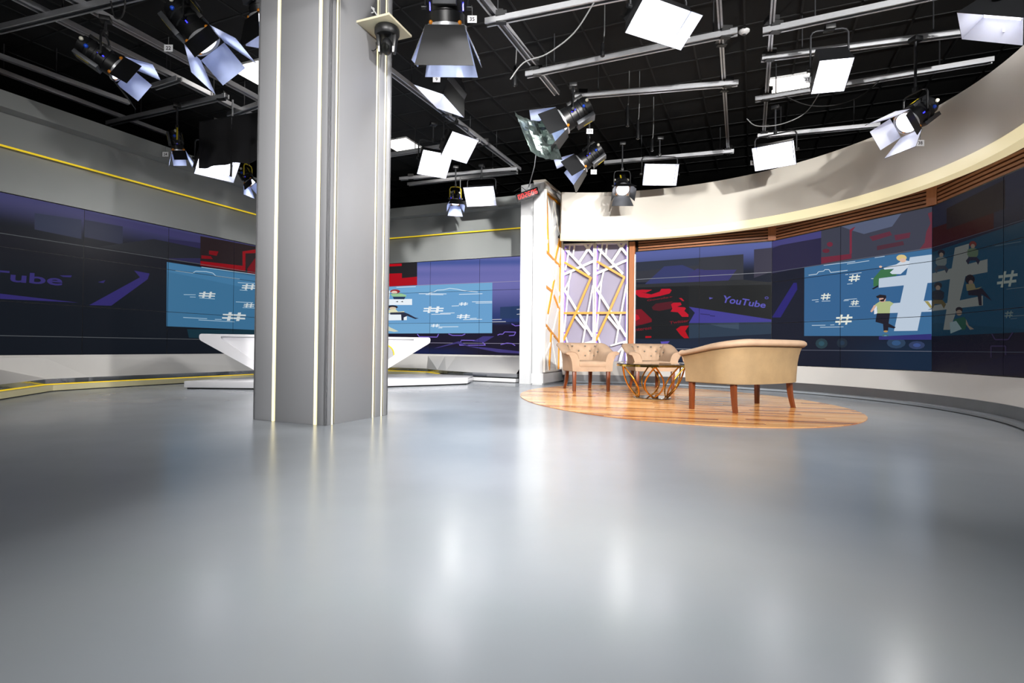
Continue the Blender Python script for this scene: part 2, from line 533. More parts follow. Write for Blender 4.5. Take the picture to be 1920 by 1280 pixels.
# apron between facets (top) and ring (bottom)
top = []
for i in range(len(fac_pts) - 1):
    a, b = Vector(fac_pts[i]), Vector(fac_pts[i + 1])
    for k in range(16):
        top.append(a.lerp(b, k / 16))
top.append(Vector(fac_pts[-1]))
rows = []
for t in top:
    d = (t - RC).normalized()
    b = RC + d * (RR + 0.14)
    zt = 0.408
    rows.append([(t.x + d.x * 0.05, t.y + d.y * 0.05, zt), (t.x - d.x * 0.02, t.y - d.y * 0.02, zt - 0.004), (b.x, b.y, 0.15), (b.x + d.x * 0.2, b.y + d.y * 0.2, 0.15)])
ap2 = MB()
ap2.grid(rows)
ap2.build('apron', M['apron'], wr, smooth=0.6)
ring_wall('skirting', RC, RR + 0.12, RR + 0.2, 0.03, 0.152, A0 - 1, A1, M['skirt'], wr, 96)
ring_wall('floor_ring', RC, RR, RR + 0.3, 0.008, 0.035, A0 - 1, A1, M['floor'], wr, 96)
ring_wall('ring_gap', RC, RR + 0.006, RR + 0.25, 0.0, 0.008, A0 - 1, A1, M['gap'], wr, 96)

# ------------------------------------------------------------------ grey column with light strips
cl, cc, cr_ = Vector((-2.248, 4.741)), Vector((-1.503, 4.408)), Vector((-1.170, 5.153))
ctr = (cl + cr_) / 2
ex = (cc - cl).normalized()
colm = empty('column', (ctr.x, ctr.y, 0), math.atan2(ex.y, ex.x))
tag(colm, 'square grey clad column with vertical glowing light strips', 'column')
S = (cc - cl).length
h = S / 2
MB().box((0, 0, CEIL / 2), (S - 0.05, S - 0.05, CEIL)).build('core', M['groove_shade'], colm)
SW = 0.020
def face(cuts, ang):
    T = Matrix.Rotation(ang, 4, 'Z')
    xs = [0.0] + [c * S for c in cuts] + [S]
    for i in range(len(xs) - 1):
        a = xs[i] + (0.027 if i > 0 else 0)
        b = xs[i + 1] - (0.014 if i < len(xs) - 2 else 0)
        MB().box(((a + b) / 2 - h, -h + 0.0125, CEIL / 2), (b - a, 0.025, CEIL), T).build('cladding_panel', M['column'], colm, bevel=0.003)
    for c in cuts:
        MB().box((c * S - h - 0.004, -h + 0.012, CEIL / 2), (0.019, 0.018, CEIL), T).build('light_strip', M['warm_led'], colm)
face((0.285, 0.858), 0)
face((0.10, 0.74, 0.89), PI / 2)
face((0.285, 0.858), PI)
face((0.14, 0.72, 0.87), -PI / 2)

# ------------------------------------------------------------------ oval inlay of planks
EC = Vector((1.97, 7.0))
ea, eb, eang = 2.50, 1.82, math.radians(-78.4)
oval = [EC + Vector((ea * math.cos(t) * math.cos(eang) - eb * math.sin(t) * math.sin(eang), ea * math.cos(t) * math.sin(eang) + eb * math.sin(t) * math.cos(eang))) for t in [2 * PI * i / 120 for i in range(120)]]
pf = empty('oval_wood_floor', (EC.x, EC.y, 0))
tag(pf, 'oval inlay of orange wooden planks under the seats', 'wooden floor')
MB().prism([(p.x - EC.x, p.y - EC.y) for p in oval], 0.0005, 0.004).build('underlay', M['wood_post'], pf)
pd = Vector((math.cos(math.radians(-14)), math.sin(math.radians(-14))))
pn = Vector((-pd.y, pd.x))

def clip_half(poly, n, d):
    """keep n.p <= d"""
    out = []
    for i in range(len(poly)):
        a, b = poly[i], poly[(i + 1) % len(poly)]
        da, db = n.dot(a) - d, n.dot(b) - d
        if da <= 0:
            out.append(a)
        if da * db < 0:
            out.append(a + (b - a) * (da / (da - db)))
    return out
PWID = 0.098
loc_oval = [p - EC for p in oval]
r = -2.6
while r < 2.6:
    strip = clip_half(clip_half(loc_oval, pn, r + PWID - 0.0015), -pn, -r)
    r += PWID
    if len(strip) < 3:
        continue
    s0, s1 = min(pd.dot(p) for p in strip), max(pd.dot(p) for p in strip)
    x = s0 - RNG.uniform(0, 1.1)
    while x < s1:
        Lk = RNG.uniform(0.9, 1.7)
        pc = clip_half(clip_half(strip, pd, x + Lk - 0.0015), -pd, -x)
        x += Lk
        if len(pc) < 3:
            continue
        MB().prism([(p.x, p.y) for p in pc], 0.004, 0.0085).build('plank', M['plank'], pf)

# ------------------------------------------------------------------ artwork shown on the screens: run, colour, outline in mm
ART = [
('F1', (52, 54, 62), [[9,1839],[1865,1859],[1868,1427],[12,1471]]),
('F1', (46, 52, 66), [[9,1847],[1141,1852],[1142,1722],[11,1676]]),
('F1', (52, 58, 104), [[534,1737],[859,1741],[1049,1647],[1143,1529],[956,1425],[151,1405],[336,1564]]),
('F1', (56, 54, 106), [[955,1571],[1111,1660],[1250,1627],[1758,1604],[1627,1423],[956,1392]]),
('F1', (58, 56, 72), [[2029,1927],[2307,1936],[2309,1540],[2031,1449]]),
('F1', (44, 46, 48), [[-109,1434],[1875,1426],[2310,1358],[2313,721],[975,1001],[973,1326],[-109,1340]]),
('F1', (22, 25, 27), [[-109,1374],[972,1367],[979,423],[-101,422]]),
('F1', (30, 32, 32), [[972,1359],[2310,1320],[2313,744],[975,992]]),
('F1', (64, 60, 142), [[975,992],[2313,744],[2313,706],[1778,701],[977,705],[1077,884]]),
('F1', (42, 58, 76), [[977,700],[2313,706],[2314,509],[979,432]]),
('F1', (58, 74, 92), [[1287,688],[1800,697],[1800,588],[1543,622]]),
('F1', (186, 14, 38), [[-4,1327],[134,1333],[321,1321],[203,1272],[117,1282],[305,1238],[455,1282],[488,1331],[636,1328],[672,1298],[636,1242],[456,1202],[238,1173],[84,1195],[-3,1267]]),
('F1', (80, 20, 30), [[315,1002],[390,1067],[686,1099],[703,975],[458,931],[341,951]]),
('F1', (186, 14, 38), [[662,1042],[703,1074],[831,1073],[848,1029],[768,998],[896,986],[924,969],[896,921],[968,854],[968,814],[857,816],[784,899],[655,914],[687,967]]),
('F1', (186, 14, 38), [[799,1153],[847,1152],[895,1098],[863,1099]]),
('F1', (120, 16, 30), [[-1,968],[120,973],[317,784],[317,733],[2,652]]),
('F1', (186, 14, 38), [[0,891],[69,856],[96,796],[1,746]]),
('F1', (176, 6, 24), [[977,659],[834,652],[754,596],[835,489],[899,435],[979,435],[914,562]]),
('F1', (176, 6, 24), [[201,473],[311,473],[311,444],[201,439]]),
('F1', (88, 76, 170), [[478,373],[643,382],[610,340],[495,331]]),
('F1', (88, 84, 168), [[1315,1151],[1383,1133],[1322,1111]]),
('F1', (80, 76, 160), [[2256,1105],[2251,1092],[2235,1084],[2217,1085],[2201,1094],[2195,1107],[2201,1120],[2216,1128],[2235,1128],[2250,1119]]),
('F1', (30, 32, 32), [[2244,1105],[2241,1098],[2232,1094],[2220,1095],[2211,1099],[2208,1107],[2211,1114],[2220,1118],[2231,1118],[2240,1113]]),
('F1', (44, 40, 100), [[1171,871],[1255,860],[1255,844],[1171,855]]),
('F1', (44, 40, 100), [[1248,861],[1332,850],[1332,834],[1248,845]]),
('F1', (44, 40, 100), [[1332,836],[1415,825],[1415,809],[1332,820]]),
('F2', (40, 38, 66), [[-48,1918],[906,2038],[909,1533],[619,1531],[-45,1502]]),
('F2', (66, 64, 120), [[-50,2225],[906,2038],[907,1932],[-48,1954]]),
('F2', (38, 34, 110), [[423,1308],[483,1301],[493,1198],[177,770],[4,779]]),
('F2', (60, 62, 76), [[906,2038],[2447,2086],[2448,1508],[909,1533]]),
('F2', (84, 92, 116), [[1230,2038],[2091,2060],[1953,1891],[1569,1863],[1411,1939]]),
('F2', (108, 40, 58), [[908,1638],[1388,1617],[1388,1551],[909,1541]]),
('F2', (118, 44, 62), [[1359,1965],[1443,1994],[1419,1961],[1392,1935],[1393,1620],[1360,1617]]),
('F2', (108, 40, 58), [[1099,1801],[1093,1785],[1075,1775],[1050,1774],[1026,1783],[1008,1799],[1001,1818],[1007,1835],[1025,1844],[1050,1845],[1075,1836],[1092,1820]]),
('F2', (96, 38, 54), [[1049,1714],[1041,1699],[1019,1690],[989,1691],[959,1700],[936,1715],[928,1733],[936,1748],[958,1756],[989,1756],[1019,1746],[1041,1731]]),
('F2', (92, 44, 60), [[1646,1811],[1925,1831],[1953,1776],[1692,1743]]),
('F2', (92, 44, 60), [[1982,1770],[2185,1767],[2172,1700],[1996,1696]]),
('F2', (100, 46, 60), [[2391,1964],[2447,1978],[2448,1521],[2290,1527],[2354,1605],[2373,1737],[2422,1836]]),
('F2', (76, 44, 56), [[1752,1666],[2092,1672],[2106,1620],[1752,1607]]),
('F2', (58, 104, 146), [[619,1522],[2466,1516],[2468,435],[621,464]]),
('F2', (52, 96, 140), [[620,1371],[2466,1358],[2468,676],[619,699]]),
('F2', (222, 226, 216), [[934,996],[954,994],[977,1092],[958,1094]]),
('F2', (222, 226, 216), [[996,994],[1015,992],[1038,1090],[1020,1091]]),
('F2', (222, 226, 216), [[914,1073],[1067,1067],[1067,1050],[914,1056]]),
('F2', (222, 226, 216), [[905,1036],[1058,1030],[1058,1013],[905,1019]]),
('F2', (222, 226, 216), [[1379,1219],[1399,1217],[1422,1315],[1402,1318]]),
('F2', (222, 226, 216), [[1444,1217],[1463,1215],[1486,1312],[1466,1315]]),
('F2', (222, 226, 216), [[1356,1297],[1516,1290],[1517,1273],[1357,1279]]),
('F2', (222, 226, 216), [[1348,1259],[1508,1253],[1508,1236],[1348,1241]]),
('F2', (222, 226, 216), [[1402,883],[1416,882],[1433,955],[1419,956]]),
('F2', (222, 226, 216), [[1448,882],[1462,881],[1479,953],[1465,954]]),
('F2', (222, 226, 216), [[1386,940],[1501,936],[1501,924],[1386,928]]),
('F2', (222, 226, 216), [[1380,913],[1495,909],[1495,897],[1380,900]]),
('F2', (222, 226, 216), [[1194,616],[1225,615],[1260,760],[1228,762]]),
('F2', (222, 226, 216), [[1295,615],[1325,614],[1358,758],[1328,759]]),
('F2', (222, 226, 216), [[1157,730],[1406,725],[1406,700],[1157,705]]),
('F2', (222, 226, 216), [[1144,674],[1394,671],[1394,646],[1144,649]]),
('F2', (190, 206, 218), [[755,1012],[870,1011],[870,1003],[755,1004]]),
('F2', (190, 206, 218), [[815,981],[870,980],[870,972],[815,973]]),
('F2', (190, 206, 218), [[921,983],[1063,977],[1063,969],[921,975]]),
('F2', (190, 206, 218), [[1357,1333],[1537,1333],[1537,1326],[1357,1325]]),
('F2', (190, 206, 218), [[1296,1335],[1340,1335],[1340,1327],[1296,1327]]),
('F2', (190, 206, 218), [[1325,1197],[1406,1196],[1406,1188],[1325,1189]]),
('F2', (190, 206, 218), [[1284,977],[1472,976],[1472,969],[1284,969]]),
('F2', (190, 206, 218), [[1271,963],[1350,963],[1350,955],[1271,955]]),
('F2', (190, 206, 218), [[1355,876],[1517,868],[1517,861],[1355,868]]),
('F2', (190, 206, 218), [[757,627],[985,622],[985,614],[757,618]]),
('F2', (190, 206, 218), [[1064,622],[1130,622],[1130,614],[1064,614]]),
('F2', (190, 206, 218), [[897,594],[1272,589],[1273,581],[897,586]]),
('F2', (190, 206, 218), [[954,1517],[1445,1504],[1445,1496],[954,1509]]),
('F2', (190, 206, 218), [[1323,1484],[1647,1485],[1647,1478],[1323,1476]]),
('F2', (190, 206, 218), [[1723,1515],[1857,1514],[1857,1507],[1723,1508]]),
('F2', (190, 206, 218), [[1676,1234],[1706,1231],[1706,1224],[1676,1227]]),
('F2', (190, 206, 218), [[697,1390],[837,1390],[836,1400],[695,1400]]),
('F2', (190, 206, 218), [[841,1391],[872,1424],[863,1431],[832,1398]]),
('F2', (190, 206, 218), [[868,1422],[955,1421],[954,1431],[867,1432]]),
('F2', (190, 206, 218), [[959,1423],[977,1443],[968,1450],[950,1429]]),
('F2', (190, 206, 218), [[972,1441],[1040,1433],[1040,1442],[972,1451]]),
('F2', (190, 206, 218), [[1035,1436],[1063,1389],[1072,1393],[1044,1439]]),
('F2', (190, 206, 218), [[1069,1386],[1333,1384],[1331,1394],[1067,1396]]),
('F2', (184, 198, 214), [[2180,1448],[2448,1444],[2448,1199],[2390,1098],[2273,504],[1982,507],[2107,1097],[2153,1319]]),
('F2', (184, 198, 214), [[1780,1222],[2467,1230],[2467,1095],[1780,1096]]),
('F2', (184, 198, 214), [[1928,874],[2467,876],[2468,736],[1900,747]]),
('F2', (58, 110, 72), [[1812,1342],[2038,1313],[2011,1231],[1783,1221],[1776,1120],[1706,1119],[1706,1230]]),
('F2', (200, 210, 222), [[1841,1360],[2010,1380],[2093,1425],[2180,1399],[2153,1319],[2066,1246],[1955,1259],[1927,1284],[1983,1327],[1855,1332]]),
('F2', (212, 190, 130), [[2141,1446],[2132,1427],[2109,1415],[2076,1414],[2043,1424],[2019,1443],[2010,1466],[2019,1486],[2043,1498],[2076,1498],[2109,1488],[2132,1469]]),
('F2', (214, 180, 160), [[2133,1417],[2128,1404],[2113,1395],[2093,1394],[2072,1401],[2057,1414],[2052,1429],[2057,1442],[2072,1450],[2092,1451],[2113,1444],[2128,1432]]),
('F2', (214, 180, 160), [[1825,1374],[1822,1367],[1814,1363],[1804,1362],[1794,1365],[1786,1372],[1784,1380],[1786,1387],[1794,1391],[1804,1391],[1814,1388],[1822,1382]]),
('F2', (26, 28, 34), [[1682,1092],[1768,1132],[1776,1112],[1709,1082]]),
('F2', (168, 180, 128), [[1732,874],[1798,913],[1928,903],[1977,871],[1935,831],[1928,745],[1762,747],[1762,828],[1717,830]]),
('F2', (204, 160, 146), [[1876,936],[1870,915],[1854,900],[1830,896],[1807,903],[1790,921],[1784,943],[1790,965],[1807,979],[1830,983],[1853,975],[1870,958]]),
('F2', (34, 28, 34), [[1742,983],[1798,1003],[1878,986],[1882,957],[1856,923],[1842,953],[1761,957]]),
('F2', (34, 28, 34), [[1791,928],[1864,944],[1849,906],[1806,909]]),
('F2', (206, 168, 150), [[1717,867],[1747,858],[1725,815],[1688,770],[1665,782],[1695,832]]),
('F2', (214, 220, 228), [[1717,808],[1754,857],[1762,747],[1718,742]]),
('F2', (30, 28, 40), [[1755,752],[1931,745],[1914,617],[1908,516],[1846,515],[1840,605],[1737,638]]),
('F2', (30, 28, 40), [[1900,617],[2006,556],[1985,540],[1908,559]]),
('F2', (176, 140, 84), [[1903,505],[1900,498],[1889,494],[1875,492],[1861,494],[1850,499],[1846,506],[1850,512],[1861,517],[1875,518],[1889,516],[1900,511]]),
('F2', (150, 140, 84), [[2355,874],[2399,868],[2461,770],[2418,786]]),
('F2', (24, 26, 32), [[2391,760],[2468,789],[2468,769]]),
('F2', (39, 60, 69), [[1024,346],[1011,308],[974,280],[924,269],[873,279],[835,308],[821,346],[835,385],[872,413],[923,423],[974,412],[1011,384]]),
('F2', (44, 78, 92), [[972,346],[966,328],[948,314],[924,309],[899,314],[881,328],[875,346],[881,365],[899,378],[924,383],[948,378],[966,364]]),
('F2', (33, 44, 56), [[1336,353],[1325,318],[1295,293],[1254,283],[1212,292],[1181,318],[1169,353],[1180,389],[1211,414],[1253,423],[1295,413],[1325,388]]),
('F2', (34, 52, 72), [[1293,353],[1288,336],[1274,324],[1254,319],[1234,324],[1219,336],[1213,353],[1219,370],[1233,382],[1253,387],[1273,382],[1288,370]]),
('F2', (67, 105, 116), [[1919,437],[1912,419],[1896,406],[1872,401],[1849,406],[1832,420],[1825,438],[1832,456],[1849,469],[1872,474],[1895,468],[1912,455]]),
('F2', (90, 150, 168), [[1895,437],[1892,429],[1883,422],[1872,420],[1861,423],[1853,429],[1850,438],[1853,446],[1861,453],[1872,455],[1883,452],[1892,446]]),
('F2', (41, 61, 86), [[2132,350],[2117,315],[2073,289],[2013,279],[1953,289],[1907,315],[1890,351],[1907,387],[1952,412],[2013,421],[2073,411],[2117,385]]),
('F2', (48, 80, 120), [[2071,350],[2063,333],[2042,321],[2013,316],[1984,321],[1963,333],[1955,351],[1963,368],[1984,380],[2013,384],[2042,380],[2063,367]]),
('F2', (46, 59, 92), [[2363,322],[2350,297],[2316,278],[2267,271],[2219,277],[2182,296],[2169,322],[2182,348],[2218,367],[2267,373],[2315,366],[2350,347]]),
('F2', (56, 76, 130), [[2314,322],[2307,310],[2291,301],[2267,297],[2244,301],[2227,310],[2221,322],[2227,334],[2244,343],[2267,347],[2290,343],[2307,334]]),
('F2', (46, 46, 110), [[1785,439],[2456,462],[2456,389],[1785,395]]),
('F3', (40, 12, 14), [[9,1768],[1069,1758],[1069,1520],[10,1526]]),
('F3', (26, 20, 24), [[281,1941],[1231,1998],[1231,1700],[282,1689]]),
('F3', (14, 42, 58), [[-14,1470],[1489,1516],[1686,1523],[1686,440],[-10,431]]),
('F3', (16, 46, 64), [[-13,1409],[1489,1287],[1489,469],[-10,602]]),
('F3', (92, 96, 94), [[439,1448],[682,1449],[661,1189],[508,783],[347,500],[224,504],[285,743],[345,1082]]),
('F3', (92, 96, 94), [[-23,1209],[977,1229],[977,1090],[-22,1097]]),
('F3', (92, 96, 94), [[-21,805],[908,847],[908,742],[-21,744]]),
('F3', (22, 20, 26), [[253,1420],[244,1403],[218,1394],[183,1395],[147,1406],[121,1424],[111,1445],[121,1462],[147,1472],[183,1470],[218,1459],[244,1441]]),
('F3', (96, 84, 74), [[223,1401],[218,1388],[203,1380],[183,1379],[163,1386],[148,1399],[142,1414],[147,1428],[162,1436],[183,1436],[203,1429],[218,1416]]),
('F3', (72, 80, 80), [[80,1382],[145,1392],[221,1379],[288,1343],[283,1287],[246,1262],[119,1281],[69,1325]]),
('F3', (36, 40, 48), [[106,1290],[259,1267],[320,1212],[284,1171],[239,1227],[127,1243],[91,1197],[43,1252]]),
('F3', (74, 30, 24), [[806,1419],[798,1403],[776,1395],[747,1396],[717,1406],[695,1422],[686,1441],[695,1457],[717,1466],[747,1465],[776,1454],[798,1437]]),
('F3', (96, 84, 74), [[781,1401],[776,1389],[764,1382],[747,1381],[730,1388],[717,1400],[712,1413],[717,1426],[730,1433],[747,1433],[764,1426],[776,1414]]),
('F3', (60, 74, 58), [[660,1384],[715,1393],[778,1381],[835,1348],[831,1297],[800,1273],[693,1291],[652,1331]]),
('F3', (26, 26, 38), [[682,1300],[810,1279],[862,1228],[831,1190],[793,1242],[700,1257],[670,1215],[630,1265]]),
('F3', (24, 22, 26), [[201,1036],[190,1016],[161,1004],[120,1003],[79,1013],[49,1032],[37,1055],[48,1075],[79,1087],[120,1088],[160,1077],[190,1059]]),
('F3', (96, 84, 74), [[166,1012],[160,996],[143,987],[120,985],[97,992],[80,1005],[73,1022],[79,1037],[97,1047],[120,1049],[143,1042],[160,1028]]),
('F3', (22, 24, 30), [[2,981],[76,997],[164,987],[240,951],[235,887],[193,856],[47,868],[-10,915]]),
('F3', (62, 54, 30), [[32,879],[207,863],[277,805],[235,756],[184,816],[56,826],[14,772],[-40,830]]),
('F3', (140, 116, 50), [[-135,885],[-5,884],[-21,784]]),
('F3', (22, 18, 22), [[782,1037],[771,1012],[742,996],[702,993],[661,1005],[631,1029],[620,1058],[631,1084],[661,1100],[702,1102],[742,1089],[771,1065]]),
('F3', (92, 76, 68), [[753,1005],[748,991],[734,982],[715,981],[697,987],[683,999],[678,1014],[683,1028],[697,1037],[715,1038],[734,1032],[748,1020]]),
('F3', (84, 80, 60), [[634,1001],[769,994],[795,938],[898,944],[795,911],[648,927]]),
('F3', (24, 22, 30), [[667,925],[898,927],[997,830],[1046,778],[885,867],[893,743],[847,747],[826,855],[675,875]]),
('F3', (26, 22, 24), [[579,718],[571,702],[548,692],[517,689],[485,696],[462,710],[453,727],[461,743],[485,754],[516,756],[548,749],[571,735]]),
('F3', (96, 84, 74), [[568,686],[561,670],[542,659],[517,656],[491,662],[472,675],[465,693],[472,709],[491,720],[516,723],[542,716],[561,703]]),
('F3', (24, 56, 44), [[421,620],[607,638],[662,571],[621,491],[451,496]]),
('F3', (92, 84, 76), [[635,609],[684,534],[770,494],[703,488],[635,554]]),
('F3', (92, 108, 112), [[346,586],[465,599],[565,502],[362,455]]),
('F3', (104, 112, 108), [[1171,906],[1204,902],[1253,1061],[1221,1065]]),
('F3', (104, 112, 108), [[1277,903],[1309,899],[1357,1055],[1325,1060]]),
('F3', (104, 112, 108), [[1141,1032],[1402,1020],[1402,993],[1141,1003]]),
('F3', (104, 112, 108), [[1121,970],[1385,961],[1385,934],[1121,942]]),
('F3', (74, 86, 86), [[1246,588],[1259,587],[1281,658],[1267,659]]),
('F3', (74, 86, 86), [[1290,588],[1304,588],[1325,658],[1311,659]]),
('F3', (74, 86, 86), [[1234,643],[1344,642],[1344,630],[1234,631]]),
('F3', (74, 86, 86), [[1226,616],[1336,616],[1336,604],[1226,604]]),
('F3', (60, 74, 82), [[1254,883],[1570,875],[1570,869],[1254,876]]),
('F3', (60, 74, 82), [[1321,605],[1570,606],[1570,599],[1321,598]]),
('F3', (60, 74, 82), [[1093,1349],[1448,1327],[1448,1321],[1093,1342]]),
('F3', (60, 74, 82), [[1310,579],[1396,581],[1396,575],[1310,573]]),
('F3', (40, 34, 58), [[1038,431],[1086,370],[1102,377],[1055,437]]),
('F3', (40, 34, 58), [[1094,367],[1277,364],[1277,377],[1094,380]]),
('F3', (40, 34, 58), [[1284,367],[1350,438],[1335,446],[1269,374]]),
('F3', (40, 34, 58), [[1044,187],[1044,306],[1025,306],[1025,187]]),
('F3', (40, 34, 58), [[1035,299],[1244,299],[1244,312],[1035,313]]),
('F3', (40, 34, 58), [[1235,305],[1235,215],[1253,215],[1252,305]]),
('F3', (18, 16, 34), [[636,62],[1277,216],[1686,236],[1686,69],[900,-16]]),
('W2', (30, 28, 30), [[-918,2231],[863,2046],[870,1529],[-906,1517]]),
('W2', (178, 4, 22), [[-85,2047],[455,2034],[456,1980],[-84,1982]]),
('W2', (168, 2, 20), [[-81,1821],[464,1814],[465,1703],[867,1720],[870,1534],[-77,1526]]),
('W2', (112, 166, 208), [[-906,1517],[2718,1520],[2726,459],[-887,448]]),
('W2', (104, 158, 204), [[-903,1369],[2720,1356],[2723,677],[-892,701]]),
('W2', (232, 240, 246), [[1147,905],[1216,904],[1250,1046],[1181,1048]]),
('W2', (232, 240, 246), [[1348,904],[1416,903],[1450,1044],[1382,1045]]),
('W2', (232, 240, 246), [[1052,1018],[1555,1013],[1555,987],[1053,991]]),
('W2', (232, 240, 246), [[1039,964],[1542,960],[1542,933],[1039,937]]),
('W2', (232, 240, 246), [[1972,1051],[2002,1050],[2018,1121],[1989,1122]]),
('W2', (232, 240, 246), [[2059,1050],[2088,1049],[2105,1120],[2076,1121]]),
('W2', (232, 240, 246), [[1933,1107],[2150,1104],[2150,1091],[1933,1094]]),
('W2', (232, 240, 246), [[1927,1080],[2143,1077],[2144,1064],[1927,1067]]),
('W2', (232, 240, 246), [[1947,770],[1990,770],[2012,864],[1969,864]]),
('W2', (232, 240, 246), [[2072,770],[2115,770],[2137,863],[2094,864]]),
('W2', (232, 240, 246), [[1889,844],[2202,843],[2202,825],[1889,827]]),
('W2', (232, 240, 246), [[1881,808],[2193,807],[2193,790],[1881,791]]),
('W2', (232, 240, 246), [[1283,590],[1312,590],[1329,658],[1299,658]]),
('W2', (232, 240, 246), [[1369,590],[1399,590],[1415,658],[1386,659]]),
('W2', (232, 240, 246), [[1244,643],[1460,644],[1460,631],[1244,630]]),
('W2', (232, 240, 246), [[1237,617],[1453,618],[1454,605],[1237,604]]),
('W2', (232, 240, 246), [[1754,1052],[1933,1055],[1933,1044],[1754,1041]]),
('W2', (232, 240, 246), [[1248,878],[1731,881],[1731,869],[1248,867]]),
('W2', (232, 240, 246), [[1471,898],[1828,902],[1828,891],[1471,887]]),
('W2', (232, 240, 246), [[2246,1131],[2718,1127],[2718,1116],[2246,1120]]),
('W2', (232, 240, 246), [[2333,1103],[2718,1101],[2718,1090],[2333,1092]]),
('W2', (232, 240, 246), [[2038,755],[2490,757],[2490,746],[2038,744]]),
('W2', (232, 240, 246), [[2201,776],[2362,781],[2362,770],[2201,765]]),
('W2', (232, 240, 246), [[1423,579],[1528,579],[1528,567],[1423,568]]),
('W2', (232, 240, 246), [[1449,602],[1923,604],[1924,593],[1449,590]]),
('W2', (232, 240, 246), [[323,1507],[838,1503],[838,1492],[323,1495]]),
('W2', (232, 240, 246), [[919,1343],[1622,1318],[1622,1307],[919,1331]]),
('W2', (232, 240, 246), [[1095,1319],[1544,1302],[1544,1291],[1095,1308]]),
('W2', (232, 240, 246), [[1930,1300],[2490,1298],[2490,1287],[1930,1289]]),
('W2', (232, 240, 246), [[1176,1333],[1309,1359],[1305,1370],[1173,1344]]),
('W2', (232, 240, 246), [[1310,1360],[1389,1396],[1382,1406],[1304,1370]]),
('W2', (232, 240, 246), [[1386,1396],[1543,1398],[1542,1409],[1385,1407]]),
('W2', (232, 240, 246), [[1544,1398],[1699,1427],[1696,1438],[1541,1409]]),
('W2', (232, 240, 246), [[1697,1427],[1877,1403],[1878,1414],[1698,1438]]),
('W2', (232, 240, 246), [[1876,1403],[2003,1372],[2006,1383],[1879,1414]]),
('W2', (232, 240, 246), [[2004,1372],[2130,1355],[2131,1366],[2005,1383]]),
('W2', (232, 240, 246), [[2130,1355],[2379,1327],[2380,1338],[2131,1366]]),
('W2', (232, 240, 246), [[-191,1445],[154,1430],[129,1233],[744,1225],[746,1090],[-186,1109]]),
('W2', (232, 240, 246), [[-183,916],[611,877],[613,753],[-180,748]]),
('W2', (150, 40, 44), [[425,1403],[408,1380],[359,1364],[291,1359],[223,1368],[173,1387],[154,1411],[172,1434],[222,1450],[290,1454],[357,1446],[407,1427]]),
('W2', (226, 196, 182), [[353,1386],[342,1370],[311,1359],[269,1355],[226,1361],[195,1374],[183,1391],[194,1407],[225,1419],[268,1422],[310,1416],[341,1403]]),
('W2', (150, 196, 150), [[155,1351],[409,1368],[591,1316],[578,1269],[241,1278]]),
('W2', (40, 56, 90), [[227,1290],[572,1281],[537,1223],[256,1230]]),
('W2', (40, 44, 50), [[300,1170],[370,1187],[370,1159]]),
('W2', (40, 44, 50), [[440,1167],[501,1184],[507,1156]]),
('W2', (40, 36, 44), [[369,1050],[350,1029],[296,1015],[223,1010],[149,1017],[95,1034],[74,1056],[94,1077],[148,1091],[222,1096],[295,1088],[349,1072]]),
('W2', (214, 196, 170), [[327,1023],[315,1007],[280,997],[232,993],[183,998],[148,1010],[135,1026],[147,1041],[183,1052],[231,1055],[279,1050],[314,1038]]),
('W2', (222, 222, 186), [[75,984],[302,1009],[373,944],[541,953],[541,925],[76,913]]),
('W2', (42, 46, 66), [[162,930],[527,934],[652,893],[832,809],[927,789],[832,774],[625,846],[529,812],[530,746],[469,747],[458,879],[162,883]]),
('W2', (206, 212, 190), [[95,639],[167,591],[394,502],[282,488],[83,520]]),
('W2', (122, 100, 204), [[883,436],[938,373],[955,384],[900,447]]),
('W2', (122, 100, 204), [[946,369],[1400,364],[1400,382],[947,388]]),
('W2', (122, 100, 204), [[1409,369],[1448,437],[1429,445],[1390,377]]),
('W2', (122, 100, 204), [[1682,433],[1785,401],[1792,418],[1688,450]]),
('W2', (122, 100, 204), [[1788,401],[2017,401],[2017,419],[1788,419]]),
('W2', (122, 100, 204), [[2022,402],[2097,433],[2088,449],[2013,418]]),
('W2', (122, 100, 204), [[1984,294],[1947,204],[1966,198],[2003,288]]),
('W2', (122, 100, 204), [[1957,192],[2577,198],[2577,215],[1957,210]]),
('W2', (122, 100, 204), [[2584,213],[2473,311],[2459,298],[2570,200]]),
('W2', (122, 100, 204), [[2466,313],[1993,316],[1993,298],[2466,296]]),
('W2', (122, 100, 204), [[2855,407],[2903,429],[2894,445],[2847,423]]),
('W2', (122, 100, 204), [[2899,428],[2970,428],[2970,446],[2898,446]]),
('W2', (122, 100, 204), [[2977,431],[3023,479],[3009,491],[2963,443]]),
('W2', (122, 100, 204), [[3016,476],[3262,471],[3262,489],[3016,493]]),
('W2', (122, 100, 204), [[3254,484],[3220,420],[3236,412],[3270,476]]),
('W2', (122, 100, 204), [[3227,424],[3110,413],[3112,396],[3229,407]]),
('W2', (122, 100, 204), [[3162,645],[3244,601],[3253,616],[3172,660]]),
('W2', (122, 100, 204), [[3250,600],[3365,610],[3363,627],[3248,617]]),
('W2', (122, 100, 204), [[2927,212],[3068,245],[3064,262],[2922,228]]),
('W2', (122, 100, 204), [[3065,245],[3182,235],[3184,252],[3067,262]]),
('W2', (122, 100, 204), [[3178,236],[3248,194],[3259,208],[3188,251]]),
('W2', (64, 56, 120), [[1324,128],[1943,284],[2221,181],[2638,152],[3347,84],[3348,42],[2879,57],[2196,170],[1893,235],[1429,140]]),
('W2', (60, 52, 118), [[2269,282],[2514,393],[2780,393],[2540,261]]),
('W2', (38, 58, 96), [[2904,1002],[3360,1015],[3363,758],[2907,763]]),
('W2', (190, 190, 200), [[3280,954],[3361,957],[3361,944],[3280,941]]),
